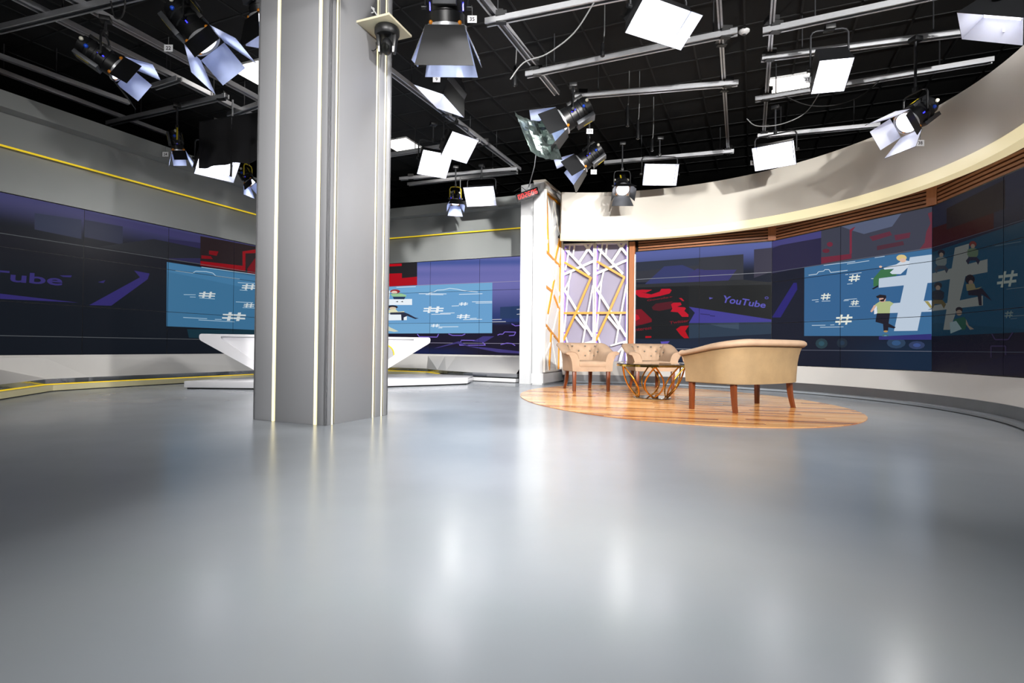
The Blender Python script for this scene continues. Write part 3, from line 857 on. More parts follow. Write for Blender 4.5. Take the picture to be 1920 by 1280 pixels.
('W2', (190, 190, 200), [[3281,851],[3362,858],[3362,846],[3281,838]]),
('W2', (190, 190, 200), [[2727,750],[2942,752],[2942,739],[2728,736]]),
('W2', (190, 190, 200), [[2728,701],[3037,703],[3038,690],[2728,688]]),
('W1', (38, 44, 66), [[1839,1859],[2384,1890],[2388,1621],[1842,1645]]),
('W1', (36, 40, 60), [[2419,1898],[2929,1909],[2934,1637],[2423,1655]]),
('W1', (54, 52, 92), [[2406,2003],[4176,2004],[4178,1890],[2407,1922]]),
('W1', (38, 36, 68), [[3630,1853],[4178,1890],[4185,1531],[3636,1529]]),
('W1', (30, 32, 38), [[2622,1554],[3386,1808],[4180,1792],[4183,1629],[3573,1535]]),
('W1', (42, 36, 98), [[1499,770],[2368,726],[1500,705]]),
('W1', (42, 36, 98), [[3105,1273],[3336,1258],[3308,1165],[2790,715],[2500,701],[3192,1181]]),
('W1', (42, 36, 98), [[2606,1040],[2706,1080],[2681,1035]]),
('W1', (42, 36, 98), [[2132,1078],[2280,1096],[2268,1068],[2177,1062]]),
('W1', (34, 24, 26), [[4176,2004],[5692,2031],[5701,1562],[4184,1564]]),
('W1', (130, 6, 16), [[4184,1580],[5021,1617],[5016,1882],[5289,1963],[5692,2013],[5693,1968],[5079,1856],[5085,1519],[4185,1505]]),
('W1', (110, 10, 18), [[4341,1786],[4525,1800],[4489,1717],[4342,1720]]),
('W1', (110, 10, 18), [[4200,1681],[4379,1693],[4417,1648],[4201,1625]]),
('W1', (104, 8, 18), [[5126,1578],[5292,1800],[5695,1863],[5701,1525],[5127,1496]]),
('W1', (56, 106, 142), [[3605,1478],[7168,1476],[7188,440],[3617,446]]),
('W1', (62, 114, 152), [[3605,1478],[7169,1412],[7175,1074],[3608,1324]]),
('W1', (196, 204, 206), [[4227,958],[4267,961],[4291,1069],[4250,1065]]),
('W1', (196, 204, 206), [[4347,965],[4389,968],[4412,1077],[4371,1073]]),
('W1', (196, 204, 206), [[4174,1037],[4477,1058],[4477,1038],[4174,1018]]),
('W1', (196, 204, 206), [[4165,997],[4467,1016],[4468,996],[4165,977]]),
('W1', (196, 204, 206), [[5076,1181],[5119,1186],[5145,1296],[5101,1291]]),
('W1', (196, 204, 206), [[5204,1191],[5248,1195],[5274,1307],[5230,1302]]),
('W1', (196, 204, 206), [[5020,1261],[5342,1288],[5342,1268],[5021,1241]]),
('W1', (196, 204, 206), [[5011,1220],[5332,1245],[5332,1225],[5011,1200]]),
('W1', (196, 204, 206), [[5102,856],[5133,858],[5152,938],[5121,935]]),
('W1', (196, 204, 206), [[5193,860],[5224,862],[5243,943],[5212,940]]),
('W1', (196, 204, 206), [[5063,916],[5291,927],[5291,913],[5063,901]]),
('W1', (196, 204, 206), [[5056,885],[5284,897],[5284,882],[5056,871]]),
('W1', (196, 204, 206), [[4712,588],[4776,592],[4811,746],[4747,742]]),
('W1', (196, 204, 206), [[4901,593],[4968,596],[5004,753],[4938,749]]),
('W1', (196, 204, 206), [[4628,706],[5107,722],[5108,692],[4629,678]]),
('W1', (196, 204, 206), [[4615,648],[5093,661],[5094,632],[4616,620]]),
('W1', (160, 186, 204), [[3897,986],[4107,1002],[4107,993],[3897,976]]),
('W1', (160, 186, 204), [[4005,957],[4108,963],[4108,954],[4005,948]]),
('W1', (160, 186, 204), [[4177,957],[4466,962],[4466,952],[4178,947]]),
('W1', (160, 186, 204), [[4925,1303],[5301,1324],[5301,1313],[4925,1292]]),
('W1', (160, 186, 204), [[4968,1170],[5133,1177],[5133,1166],[4968,1160]]),
('W1', (160, 186, 204), [[4891,946],[5265,962],[5265,951],[4891,935]]),
('W1', (160, 186, 204), [[5035,851],[5310,864],[5310,853],[5035,841]]),
('W1', (160, 186, 204), [[3894,608],[4326,609],[4326,599],[3894,598]]),
('W1', (160, 186, 204), [[4167,581],[4866,581],[4866,571],[4167,571]]),
('W1', (160, 186, 204), [[4472,606],[4604,610],[4604,599],[4473,596]]),
('W1', (160, 186, 204), [[4203,1483],[5702,1504],[5702,1493],[4203,1473]]),
('W1', (160, 186, 204), [[3749,1352],[4048,1350],[4050,1363],[3751,1365]]),
('W1', (160, 186, 204), [[4053,1352],[4104,1391],[4096,1400],[4045,1361]]),
('W1', (160, 186, 204), [[4100,1389],[4293,1408],[4294,1421],[4100,1402]]),
('W1', (160, 186, 204), [[4292,1408],[4419,1398],[4422,1411],[4295,1421]]),
('W1', (160, 186, 204), [[4416,1399],[4472,1356],[4482,1367],[4426,1410]]),
('W1', (160, 186, 204), [[4476,1355],[4963,1355],[4965,1369],[4478,1368]]),
('W1', (14, 44, 56), [[3964,412],[5629,452],[5633,247],[4000,269]])]
ART_TEXT = [
('F1', 'YouTube', (88, 84, 176), [[1518,1052],[2202,936],[2229,1034],[1555,1174]]),
('F1', 'Google+', (120, 18, 32), [[221,1103],[686,1157],[694,1198],[229,1146]]),
('F1', 'Twitter', (120, 18, 32), [[640,687],[977,724],[976,776],[640,737]]),
('F1', 'Pinterest', (120, 18, 32), [[-67,554],[318,599],[318,657],[-68,619]]),
('W1', 'YouTube', (46, 40, 100), [[656,914],[2168,938],[2166,1082],[684,1035]])]

# hidden middle run of the rear wall carries on the same picture
ART += [('WM', (42, 28, 32), [[0, 1520], [2217, 1520], [2217, 2040], [0, 2040]]), ('WM', (154, 6, 22), [[100, 1560], [900, 1560], [900, 1700], [100, 1700]]),
        ('WM', (79, 143, 192), [[0, 500], [2217, 500], [2217, 1510], [0, 1510]]), ('WM', (223, 230, 236), [[500, 560], [760, 560], [900, 1450], [640, 1450]]),
        ('WM', (223, 230, 236), [[1400, 560], [1660, 560], [1800, 1450], [1540, 1450]]), ('WM', (223, 230, 236), [[300, 1140], [2217, 1140], [2217, 1290], [300, 1290]]),
        ('WM', (223, 230, 236), [[250, 760], [2217, 760], [2217, 900], [250, 900]])]

# ------------------------------------------------------------------ video walls
def soft(v, a, b):
    t = max(0.0, min(1.0, (v - a) / (b - a)))
    return t * t * (3 - 2 * t)

def mixc(a, b, t):
    return tuple(x + (y - x) * t for x, y in zip(a, b))

def c8(*c):
    return tuple(s2l(x / 255.0) for x in c)

def background(f, u, v):
    if f == 'F1':
        c = mixc(c8(24, 30, 44), c8(88, 98, 158), soft(v, 1.55, 2.0))
        return mixc(c, c8(26, 38, 58), soft(0.75 - v, 0, 0.5))
    if f == 'F2':
        c = mixc(c8(22, 27, 42), c8(58, 58, 104), soft(v, 1.5, 2.04) * (1 - soft(u, 0.4, 2.0) * 0.35))
        return mixc(c, c8(18, 36, 58), soft(u, 0.9, 2.2) * soft(0.6 - v, 0, 0.4))
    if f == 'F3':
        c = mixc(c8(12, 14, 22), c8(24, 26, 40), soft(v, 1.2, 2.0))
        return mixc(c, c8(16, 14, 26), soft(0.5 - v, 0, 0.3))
    if f == 'W1':
        c = mixc(c8(12, 18, 26), c8(58, 58, 98), soft(v, 1.62, 2.02))
        return mixc(c, c8(18, 19, 27), soft(v, 0.9, 1.5) * (1 - soft(v, 1.5, 1.8)) * 0.9)
    if f == 'W2':
        c = mixc(c8(40, 56, 110), c8(108, 108, 172), soft(v, 0.75, 1.5))
        c = mixc(c, c8(66, 84, 150), soft(v, 1.6, 2.0) * (0.5 + 0.5 * math.sin(v * 22 + u)))
        c = mixc(c, c8(24, 20, 40), soft(0.72 - v, 0, 0.1))
        return mixc(c, c8(18, 28, 70), soft(0.2 - v, 0, 0.15) * (1 - soft(u, 1.6, 2.6)))
    return mixc(c8(14, 18, 28), c8(50, 52, 92), soft(v, 1.5, 2.0))

def clip_rect(poly, x0, x1, y0, y1):
    for n, d in ((Vector((1, 0)), x1), (Vector((-1, 0)), -x0), (Vector((0, 1)), y1), (Vector((0, -1)), -y0)):
        poly = clip_half(poly, n, d)
        if len(poly) < 3:
            return []
    return poly

LAYERS = {}
for f, hx, pts in ART:
    pts = [Vector((a / 1000, b / 1000)) for a, b in pts]
    tris = [[pts[i] for i in t] for t in tessellate_polygon([[p.to_3d() for p in pts]])]
    dim = 0.72 if f == 'F3' else 1.0  # viewing-angle falloff of this screen put into its picture colour
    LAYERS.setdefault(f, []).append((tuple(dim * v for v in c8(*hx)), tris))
for f, s, hx, q in ART_TEXT:
    q = [Vector((a / 1000, b / 1000)) for a, b in q]
    tr, _ = text_tris(s, True)
    tris = [[(q[0] * (1 - x) + q[1] * x) * (1 - y) + (q[3] * (1 - x) + q[2] * x) * y for x, y in t] for t in tr]
    LAYERS.setdefault(f, []).append((c8(*hx), tris))
glint_col = {'F1': (150, 152, 160), 'F2': (92, 96, 110), 'F3': (40, 44, 54), 'W1': (84, 88, 92), 'WM': (90, 94, 100), 'W2': (156, 150, 176)}  # reflected glints along the screens, painted as thin glowing lines
for f, c in glint_col.items():
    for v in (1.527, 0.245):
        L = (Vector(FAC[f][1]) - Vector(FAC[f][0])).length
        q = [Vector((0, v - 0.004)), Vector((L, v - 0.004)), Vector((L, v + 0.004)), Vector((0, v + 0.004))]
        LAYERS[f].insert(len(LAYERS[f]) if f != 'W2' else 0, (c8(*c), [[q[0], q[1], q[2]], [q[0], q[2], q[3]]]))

VW_LABEL = {'F1': 'video wall of six screens showing red app icons and purple lettering, behind the chairs',
            'F2': 'video wall of six screens showing a man leaning on a big white hash sign',
            'F3': 'dim video wall at the right edge with seated cartoon people on a hash sign',
            'W1': 'long dark video wall on the left side with purple lettering and blue hash picture',
            'WM': 'video wall mostly hidden straight behind the grey column',
            'W2': 'bright blue video wall between the grey column and the white divider post'}
NCOL = {'F1': 2, 'F2': 2, 'F3': 2, 'W1': 5, 'WM': 2, 'W2': 3}

def video_wall(f):
    p0, p1 = Vector(FAC[f][0]), Vector(FAC[f][1])
    z0, z1 = FAC[f][2], FAC[f][3]
    e = p1 - p0
    L = e.length
    e.normalize()
    n = Vector((e.y, -e.x))                     # room side (paths run left to right seen from the room)
    root = empty('video_wall', (p0.x, p0.y, z0))
    tag(root, VW_LABEL[f], 'video wall')
    R = Matrix(((e.x, n.x, 0, 0), (e.y, n.y, 0, 0), (0, 0, 1, 0), (0, 0, 0, 1)))   # local (along, out, up)
    nc = NCOL[f]
    pw, ph = L / nc, (z1 - z0) / 3
    gu = 0.0035
    for c in range(nc):
        for r_ in range(3):
            u0, u1, v0, v1 = c * pw, (c + 1) * pw, r_ * ph, (r_ + 1) * ph
            body = MB().box(((u0 + u1) / 2, -0.034, (v0 + v1) / 2), (pw - 0.002, 0.064, ph - 0.002), R).build('display_panel', M['bezel'], root)
            verts, faces, cols = [], [], []
            nx, ny = 36, 20
            a0, a1, b0, b1 = u0 + gu, u1 - gu, v0 + gu, v1 - gu
            for j in range(ny + 1):
                for i in range(nx + 1):
                    u, v = a0 + (a1 - a0) * i / nx, b0 + (b1 - b0) * j / ny
                    verts.append(R @ Vector((u, 0.0, v)))
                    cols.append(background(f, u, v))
            for j in range(ny):
                for i in range(nx):
                    k = j * (nx + 1) + i
                    faces.append((k, k + nx + 1, k + nx + 2, k + 1))
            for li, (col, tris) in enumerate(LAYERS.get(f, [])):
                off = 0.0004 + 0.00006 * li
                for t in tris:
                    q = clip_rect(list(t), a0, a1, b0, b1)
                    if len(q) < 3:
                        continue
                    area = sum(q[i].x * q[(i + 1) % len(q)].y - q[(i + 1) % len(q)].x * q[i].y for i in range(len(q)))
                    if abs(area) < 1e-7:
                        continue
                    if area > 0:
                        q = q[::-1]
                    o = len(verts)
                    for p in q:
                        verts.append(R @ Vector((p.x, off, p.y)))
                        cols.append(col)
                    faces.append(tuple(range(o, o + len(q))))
            me = bpy.data.meshes.new('picture')
            me.from_pydata([tuple(v) for v in verts], [], faces)
            at = me.color_attributes.new('Col', 'FLOAT_COLOR', 'POINT')
            flat = []
            for cc_ in cols:
                flat += [cc_[0], cc_[1], cc_[2], 1.0]
            at.data.foreach_set('color', flat)
            me.materials.append(M['screen'])
            o = bpy.data.objects.new('picture', me)
            COL.objects.link(o)
            o.parent = body
    return root
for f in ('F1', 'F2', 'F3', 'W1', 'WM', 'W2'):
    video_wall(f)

# ------------------------------------------------------------------ lattice screens
BARS_A = [('w', [(.71, 0), (1, .09)]), ('w', [(.92, 0), (.53, .14)]), ('w', [(.04, .03), (.32, .10), (.87, .24)]), ('t', [(.35, 0), (.30, .09)]), ('t', [(.19, 0), (.04, .2)]),
          ('w', [(1, .135), (.0, .235)]), ('t', [(.24, .22), (.17, .29), (0, .37)]), ('t', [(.17, .29), (.02, .70)]), ('w', [(0, .355), (1, .735)]), ('t', [(1, .33), (.82, .57), (.66, .80)]),
          ('w', [(.37, .57), (.76, .68)]), ('t', [(1, .775), (.5, .81)]), ('t', [(1, .79), (.5, .93)]), ('w', [(.96, .78), (.74, 1)]), ('t', [(.04, .72), (.42, 1)]),
          ('g', [(.02, .14), (.93, .27)]), ('g', [(.93, .27), (.42, .55), (0, .77)]), ('g', [(0, .55), (1, .55)])]
BARS_B = [('g', [(.04, .0), (.2, .34)]), ('g', [(0, .335), (.95, .385)]), ('g', [(.95, .12), (.9, .22), (.62, .36)]), ('g', [(.97, 0), (.9, 1)]), ('g', [(0, .53), (.45, .55)]), ('g', [(.56, .48), (.2, .68)]),
          ('g', [(.55, .57), (.88, .64)]), ('g', [(0, .74), (.85, .83)]), ('g', [(.4, .79), (.3, 1)]), ('g', [(.05, .015), (.95, .015)]),
          ('w', [(.12, .02), (.5, .22), (.55, .48)]), ('w', [(.45, 0), (1, .24)]), ('w', [(.68, .16), (.03, .30)]), ('w', [(1, .24), (.5, .57), (0, .82)]), ('w', [(0, .355), (1, .57)]),
          ('t', [(.08, .38), (.5, .57)]), ('t', [(.55, .42), (.9, .56)]), ('t', [(0, .73), (.28, 1)]), ('t', [(.5, .83), (.8, 1)]), ('w', [(0, .94), (.4, .84), (.95, .60)]), ('t', [(.5, 0), (.45, .12), (.5, .22)])]

def lattice(p, q, z0, z1, bars, label, seam=False):
    p, q = Vector(p), Vector(q)
    e = q - p
    W = e.length
    e.normalize()
    n = Vector((e.y, -e.x))
    Hh = z1 - z0
    root = empty('lattice_panel', (p.x, p.y, z0))
    tag(root, label, 'panel')
    R = Matrix(((e.x, n.x, 0, 0), (e.y, n.y, 0, 0), (0, 0, 1, 0), (0, 0, 0, 1)))
    fw = 0.03
    MB().box((W / 2, -0.11, Hh / 2), (W, 0.012, Hh), R).build('back_board', M['lattice_back'], root)
    for nm, c, s in (('frame_side', (fw / 2, -0.04, Hh / 2), (fw, 0.13, Hh)), ('frame_side', (W - fw / 2, -0.04, Hh / 2), (fw, 0.13, Hh)),
                     ('frame_rail', (W / 2, -0.04, Hh - fw / 2), (W - 2 * fw, 0.13, fw)), ('frame_rail', (W / 2, -0.04, fw / 2), (W - 2 * fw, 0.13, fw))):
        MB().box(c, s, R).build(nm, M['lattice_white'], root, bevel=0.002)
    for x in (fw + 0.006, W - fw - 0.006):
        MB().box((x, -0.085, Hh / 2), (0.01, 0.012, Hh - 0.12), R).build('purple_light_strip', M['purple_led'], root)
    wi, hi = W - 2 * fw, Hh - 2 * fw
    for i, (k, pts) in enumerate(bars):
        th = {'w': 0.046, 't': 0.030, 'g': 0.042}[k]
        d = {'w': 0.0, 't': -0.008, 'g': 0.006}[k] + 0.0004 * i
        mb = MB()
        P = [Vector((fw + a * wi, fw + (1 - b) * hi)) for a, b in pts]
        for a, b in zip(P, P[1:]):
            t = (b - a).normalized()
            s = Vector((-t.y, t.x)) * th / 2
            a2, b2 = a - t * th * 0.2, b + t * th * 0.2
            qd = [a2 - s, b2 - s, b2 + s, a2 + s]
            qd = clip_rect(qd, fw, W - fw, fw, Hh - fw)
            if len(qd) < 3:
                continue
            m_ = len(qd)
            mb.add([(v.x, d - 0.03, v.y) for v in qd] + [(v.x, d, v.y) for v in qd],
                   [tuple(range(m_)), tuple(range(2 * m_ - 1, m_ - 1, -1))] + [(j, j + m_, (j + 1) % m_ + m_, (j + 1) % m_) for j in range(m_)], R)
        mb.build('lattice_bar', M['lattice_gold'] if k == 'g' else M['lattice_white'], root, weld=False)
    return root
la, lb = Vector((0.965, 10.50)), Vector((2.165, 10.19))
lm = (la + lb) / 2
lattice(la, lm - (lb - la).normalized() * 0.006, 0.22, 2.66, BARS_A, 'white and gold lattice panel directly behind the left armchair')
lattice(lm, lb, 0.22, 2.66, BARS_A, 'white and gold lattice panel next to the brown wooden post')
lattice((0.555, 9.47), (0.935, 10.40), 0.22, 3.44, BARS_B, 'tall narrow white and gold lattice panel on the divider post')

# ------------------------------------------------------------------ seats
def tub_path(hw, front, back, n=72, ex=2.6):
    """plan outline of arms and back: front is -y"""
    pts = []
    ns = 14
    ys = back - 0.42 * (back - front) - 0.06
    for i in range(ns):
        pts.append(Vector((-hw, front + (ys - front) * i / ns)))
    for i in range(n + 1):
        t = PI - PI * i / n
        c, s = math.cos(t), math.sin(t)
        pts.append(Vector((hw * math.copysign(abs(c) ** (2 / ex), c), ys + (back - ys) * abs(s) ** (2 / ex))))
    for i in range(ns - 1, -1, -1):
        pts.append(Vector((hw, front + (ys - front) * i / ns)))
    # even spacing
    out, seg = [], [0.0]
    for a, b in zip(pts, pts[1:]):
        seg.append(seg[-1] + (b - a).length)
    N = 110
    k = 0
    for i in range(N + 1):
        d = seg[-1] * i / N
        while k < len(seg) - 2 and seg[k + 1] < d:
            k += 1
        t = (d - seg[k]) / max(1e-9, seg[k + 1] - seg[k])
        out.append((pts[k].lerp(pts[k + 1], t), d))
    return out, seg[-1]

def tub_seat(label, cat, loc, rz, hw, front, back, z_bot, z_arm, z_back, seat_z, tufts, backmat, name):
    root = empty(name, loc, rz)
    tag(root, label, cat)
    path, LT = tub_path(hw, front, back)
    # tuft positions on the inner face: (distance along path, height fraction)
    spots = []
    for row, hf in enumerate((0.82, 0.55, 0.28)):
        cnt = tufts + (row % 2)
        for i in range(cnt):
            spots.append((LT * (0.5 + (i - (cnt - 1) / 2) * 0.62 / (tufts + 0.5)), hf))
    rows = []
    btn = []
    prof = [(0.0, 0.0, 0), (0.004, 0.2, 0), (0.012, 0.45, 0), (0.028, 0.64, 0), (0.045, 0.77, 0), (0.058, 0.82, 0), (0.046, 0.835, 0), (0.082, 0.845, 0), (0.104, 0.89, 0), (0.102, 0.945, 0), (0.078, 0.985, 0), (0.048, 1.0, 0), (0.014, 0.99, 0),
            (-0.018, 0.965, 1), (-0.042, 0.92, 1), (-0.058, 0.86, 1), (-0.068, 0.80, 1), (-0.076, 0.74, 1), (-0.082, 0.68, 1), (-0.087, 0.62, 1), (-0.092, 0.56, 1), (-0.096, 0.50, 1), (-0.100, 0.44, 1), (-0.104, 0.38, 1), (-0.108, 0.30, 1), (-0.108, 0.10, 0)]
    for i, (p, d) in enumerate(path):
        a, b = path[max(0, i - 1)][0], path[min(len(path) - 1, i + 1)][0]
        t = (b - a).normalized()
        nrm = Vector((-t.y, t.x))
        if nrm.dot(p - Vector((0, front * 0.2))) < 0:
            nrm = -nrm
        w = soft(min(d, LT - d), 0.10, 0.50) if hw < 0.5 else soft(min(d, LT - d), -0.15, 0.70)
        zt = z_arm + (z_back - z_arm) * w
        row = []
        for off, hf, inner in prof:
            z = z_bot + (zt - z_bot) * hf
            if inner:
                dep = 0.0
                zi = (z - seat_z) / max(0.05, zt - seat_z)
                for sd, sh in spots:
                    dd = ((d - sd) / 0.035) ** 2 + ((zi - sh) * (zt - seat_z) / 0.03) ** 2
                    dep += 0.028 * math.exp(-dd)
                off = off - 0.012 + dep
            q = p + nrm * off
            row.append((q.x, q.y, z))
        rows.append(row)
    sh_ = MB()
    sh_.grid([r_[:7] for r_ in rows])
    sh_.mi = 1
    sh_.grid([r_[6:] for r_ in rows])
    nrow = len(prof)
    sh_.add(rows[0], [tuple(range(nrow))])
    sh_.add(rows[-1], [tuple(range(nrow - 1, -1, -1))])
    shell = sh_.build('backrest', [M['beige'] if backmat is None else backmat, M['beige']], root, smooth=1.1)
    # buttons sit in the tufts
    for sd, shf in spots:
        k = min(range(len(path)), key=lambda j: abs(path[j][1] - sd))
        p, d = path[k]
        a, b = path[max(0, k - 1)][0], path[min(len(path) - 1, k + 1)][0]
        t = (b - a).normalized()
        nrm = Vector((-t.y, t.x))
        if nrm.dot(p - Vector((0, front * 0.2))) < 0:
            nrm = -nrm
        w = soft(min(d, LT - d), 0.10, 0.50) if hw < 0.5 else soft(min(d, LT - d), -0.15, 0.70)
        zt = z_arm + (z_back - z_arm) * w
        z = seat_z + (zt - seat_z) * shf
        hf = (z - z_bot) / (zt - z_bot)
        off = -0.06 - 0.05 * (1 - hf)
        q = p + nrm * (off - 0.002)
        MB().ball((q.x, q.y, z), 0.014, 8, 5).build('button', M['button'], shell, smooth=1.2)
    # piping under the roll
    for idx in (6,):
        MB().tube([r_[idx] for r_ in rows], 0.006, 6).build('piping', M['beige'], shell, smooth=1.2)
    # front scroll cords on the arm ends
    for rr in (rows[0], rows[-1]):
        pts = [Vector(v) + Vector((0, -0.004, 0)) for v in rr[3:20]]
        MB().tube(pts, 0.006, 6).build('scroll_cord', M['beige'], shell, smooth=1.2)
    # seat frame: closed slab following the outline
    inner = [p for p, d in path[::3]]
    if path[-1][0] not in inner:
        inner.append(path[-1][0])
    poly = [(p.x * 0.985, p.y if p.y > front + 0.01 else p.y + 0.004) for p in inner]
    MB().prism(poly, z_bot - 0.006, z_bot + 0.075).build('seat_rail', M['beige'] if backmat is None else backmat, root, smooth=0.6)
    cush = [(p.x * (hw - 0.105) / hw, front - 0.012 + (p.y - front) * ((back - 0.10 - front + 0.012) / (back - front))) for p in inner]
    cb = MB()
    c0 = sum((Vector(c) for c in cush), Vector((0, 0))) / len(cush)
    def scaled(k, z):
        return [(c0.x + (c[0] - c0.x) * k, c0.y + (c[1] - c0.y) * k, z) for c in cush]
    zb, zt_ = z_bot + 0.07, seat_z
    cr = [scaled(0.985, zb), scaled(1.0, zb + 0.02), scaled(1.0, zt_ - 0.035), scaled(0.985, zt_ - 0.012), scaled(0.94, zt_), scaled(0.6, zt_ + 0.008), scaled(0.1, zt_ + 0.010)]
    cb.grid(cr, closed_u=True)
    cb.add(cr[-1], [tuple(range(len(cush)))])
    cb.add(cr[0], [tuple(range(len(cush) - 1, -1, -1))])
    cb.build('seat_cushion', M['beige'], root, smooth=0.9)
    # legs: straight front, swept rear
    for sx in (-1, 1):
        x, y = sx * (hw - 0.045), front + 0.05
        lg = MB()
        t0, t1 = 0.026, 0.021
        lg.hexa([(x - t0, y - t0, z_bot), (x + t0, y - t0, z_bot), (x + t0, y + t0, z_bot), (x - t0, y + t0, z_bot)],
                [(x - t1, y - t1, 0.0088), (x + t1, y - t1, 0.0088), (x + t1, y + t1, 0.0088), (x - t1, y + t1, 0.0088)])
        lg.build('leg', M['leg'], root, bevel=0.003)
        x, y = sx * (hw - (0.12 if hw < 0.5 else 0.13)), back - (0.09 if hw < 0.5 else 0.17)
        lg = MB()
        rr = []
        for k in range(7):
            f_ = k / 6
            z = z_bot + (0.0088 - z_bot) * f_
            yo = y + (0.075 if hw < 0.5 else 0.035) * f_ * f_
            xo = x + sx * 0.02 * f_ * f_
            t0 = 0.025 - 0.006 * f_
            rr.append([(xo - t0, yo - t0, z), (xo + t0, yo - t0, z), (xo + t0, yo + t0, z), (xo - t0, yo + t0, z)])
        lg.grid(rr, closed_u=True)
        lg.add(rr[0], [(0, 1, 2, 3)])
        lg.add(rr[-1], [(3, 2, 1, 0)])
        lg.build('leg', M['leg'], root, smooth=0.6)
    return root

tub_seat('beige tufted tub armchair in front of the lattice panels', 'armchair', (1.12, 8.38, 0), math.radians(14), 0.315, -0.33, 0.33, 0.31, 0.60, 0.735, 0.455, 4, None, 'armchair')
tub_seat('beige tufted tub armchair behind the gold coffee table', 'armchair', (2.20, 8.70, 0), math.radians(4), 0.325, -0.33, 0.33, 0.31, 0.60, 0.735, 0.455, 4, None, 'armchair')
tub_seat('tan curved loveseat seen from behind on the wooden floor', 'sofa', (2.60, 5.98, 0), math.radians(34.5 + 180), 0.66, -0.32, 0.34, 0.305, 0.625, 0.76, 0.455, 8, M['beige_back'], 'loveseat')

# ------------------------------------------------------------------ gold coffee table
tb = empty('coffee_table', (1.83, 7.08, 0))
tag(tb, 'round glass coffee table with gold petal legs and mirror base', 'table')
MB().lathe([(0.235, 0.0088), (0.24, 0.012), (0.24, 0.022), (0.235, 0.026)], 48).build('mirror_base', M['mirror'], tb, smooth=0.6)
MB().lathe([(0.452, 0.449), (0.455, 0.452), (0.455, 0.458), (0.452, 0.461)], 64).build('glass_top', M['glass'], tb, smooth=0.6)
rim = MB()
n = 64
rows = []
for i in range(n + 1):
    t = 2 * PI * i / n
    rows.append([(r_ * math.cos(t), r_ * math.sin(t), z) for r_, z in ((0.445, 0.424), (0.458, 0.424), (0.458, 0.448), (0.445, 0.448))])
rim.grid(rows, closed_u=True)
rim.build('gold_rim', M['gold_rim'], tb, smooth=0.6)
for k in range(6):
    t = 2 * PI * k / 6 + 0.35
    for sgn in (-1, 1):
        pts = []
        for i in range(15):
            f_ = i / 14
            r_ = 0.205 + (0.435 - 0.205) * f_
            wid = 0.115 * math.sin(PI * f_ ** 0.85) * sgn
            z = 0.026 + (0.430 - 0.026) * f_
            x, y = r_ * math.cos(t) - wid * math.sin(t), r_ * math.sin(t) + wid * math.cos(t)
            pts.append((x, y, z))
        MB().tube(pts, 0.0105, 8).build('petal_leg', M['gold'], tb, smooth=1.2)

# ------------------------------------------------------------------ news desk on its platform
dp = MB().prism([(-4.73, 7.86), (-3.74, 7.87), (-2.5, 8.2), (-1.27, 9.0), (-0.76, 9.40), (-0.72, 10.15), (-1.6, 10.7), (-4.1, 9.7)], 0.02, 0.115).build('desk_platform', M['gloss_white'], None, bevel=0.006)
tag(dp, 'low white glossy platform under the news desk', 'platform')
MB().prism([(-4.70, 7.89), (-3.75, 7.90), (-2.51, 8.23), (-1.29, 9.03), (-0.80, 9.42), (-0.76, 10.13), (-1.6, 10.66), (-4.08, 9.68)], 0.0, 0.021).build('shadow_gap', M['gap'], dp)
a, b = Vector((-4.66, 8.10)), Vector((-1.42, 9.46))
e = (b - a).normalized()
desk = empty('news_desk', ((a.x + b.x) / 2, (a.y + b.y) / 2, 0.115), math.atan2(e.y, e.x))
tag(desk, 'white glossy news desk with slanted ends behind the grey column', 'desk')
W = (b - a).length
def round_poly(P, rad, seg=6):
    out = []
    for i in range(len(P)):
        p, q, r_ = Vector(P[i - 1]), Vector(P[i]), Vector(P[(i + 1) % len(P)])
        d0, d1 = (p - q).normalized(), (r_ - q).normalized()
        rr = min(rad[i], (p - q).length * 0.45, (r_ - q).length * 0.45)
        s0, s1 = q + d0 * rr, q + d1 * rr
        for k in range(seg + 1):
            t = k / seg
            out.append(s0 * (1 - t) ** 2 + q * 2 * t * (1 - t) + s1 * t * t)
    return out
hw = W / 2
prof = round_poly([(-hw, 0.69), (-hw, 0.60), (-hw + 0.98, 0.0), (hw - 0.98, 0.0), (hw, 0.60), (hw, 0.69)], [0.05, 0.08, 0.06, 0.06, 0.08, 0.05])
Rx = Matrix.Rotation(PI / 2, 4, 'X')
MB().prism([(p.x, p.y) for p in prof], -0.62, -0.10, Rx).build('desk_body', M['gloss_white'], desk, bevel=0.012)
prof2 = round_poly([(-hw + 0.28, 0.655), (-hw + 0.30, 0.615), (-hw + 1.08, 0.05), (hw - 1.08, 0.05), (hw - 0.30, 0.615), (hw - 0.28, 0.655)], [0.02, 0.04, 0.06, 0.06, 0.04, 0.02])
fr = MB()
fr.grid([[Rx @ Vector((a_.x, a_.y, -0.10)), Rx @ Vector((a_.x, a_.y, 0.0)), Rx @ Vector((b_.x, b_.y, 0.0)), Rx @ Vector((b_.x, b_.y, -0.10))] for a_, b_ in zip(prof + prof[:1], prof2 + prof2[:1])], closed_u=True)
fr.build('front_frame', M['gloss_white'], desk, smooth=0.6)
MB().prism([(p.x, p.y) for p in prof2], -0.10, -0.06, Rx).build('front_panel', M['gloss_white'], desk)
ez = Matrix.Translation((0.98, 0.058, 0.395)) @ Rx
MB().lathe([(0.145, 0.0), (0.145, 0.016), (0.0, 0.016)], 40, ez, close=False).build('round_emblem', M['emblem'], desk, smooth=0.5)
MB().tube([ez @ Vector((0.158 * math.cos(2 * PI * i / 40), 0.158 * math.sin(2 * PI * i / 40), 0.008)) for i in range(40)], 0.012, 8, closed=True).build('yellow_ring', M['yellow_led'], desk, smooth=1.2)

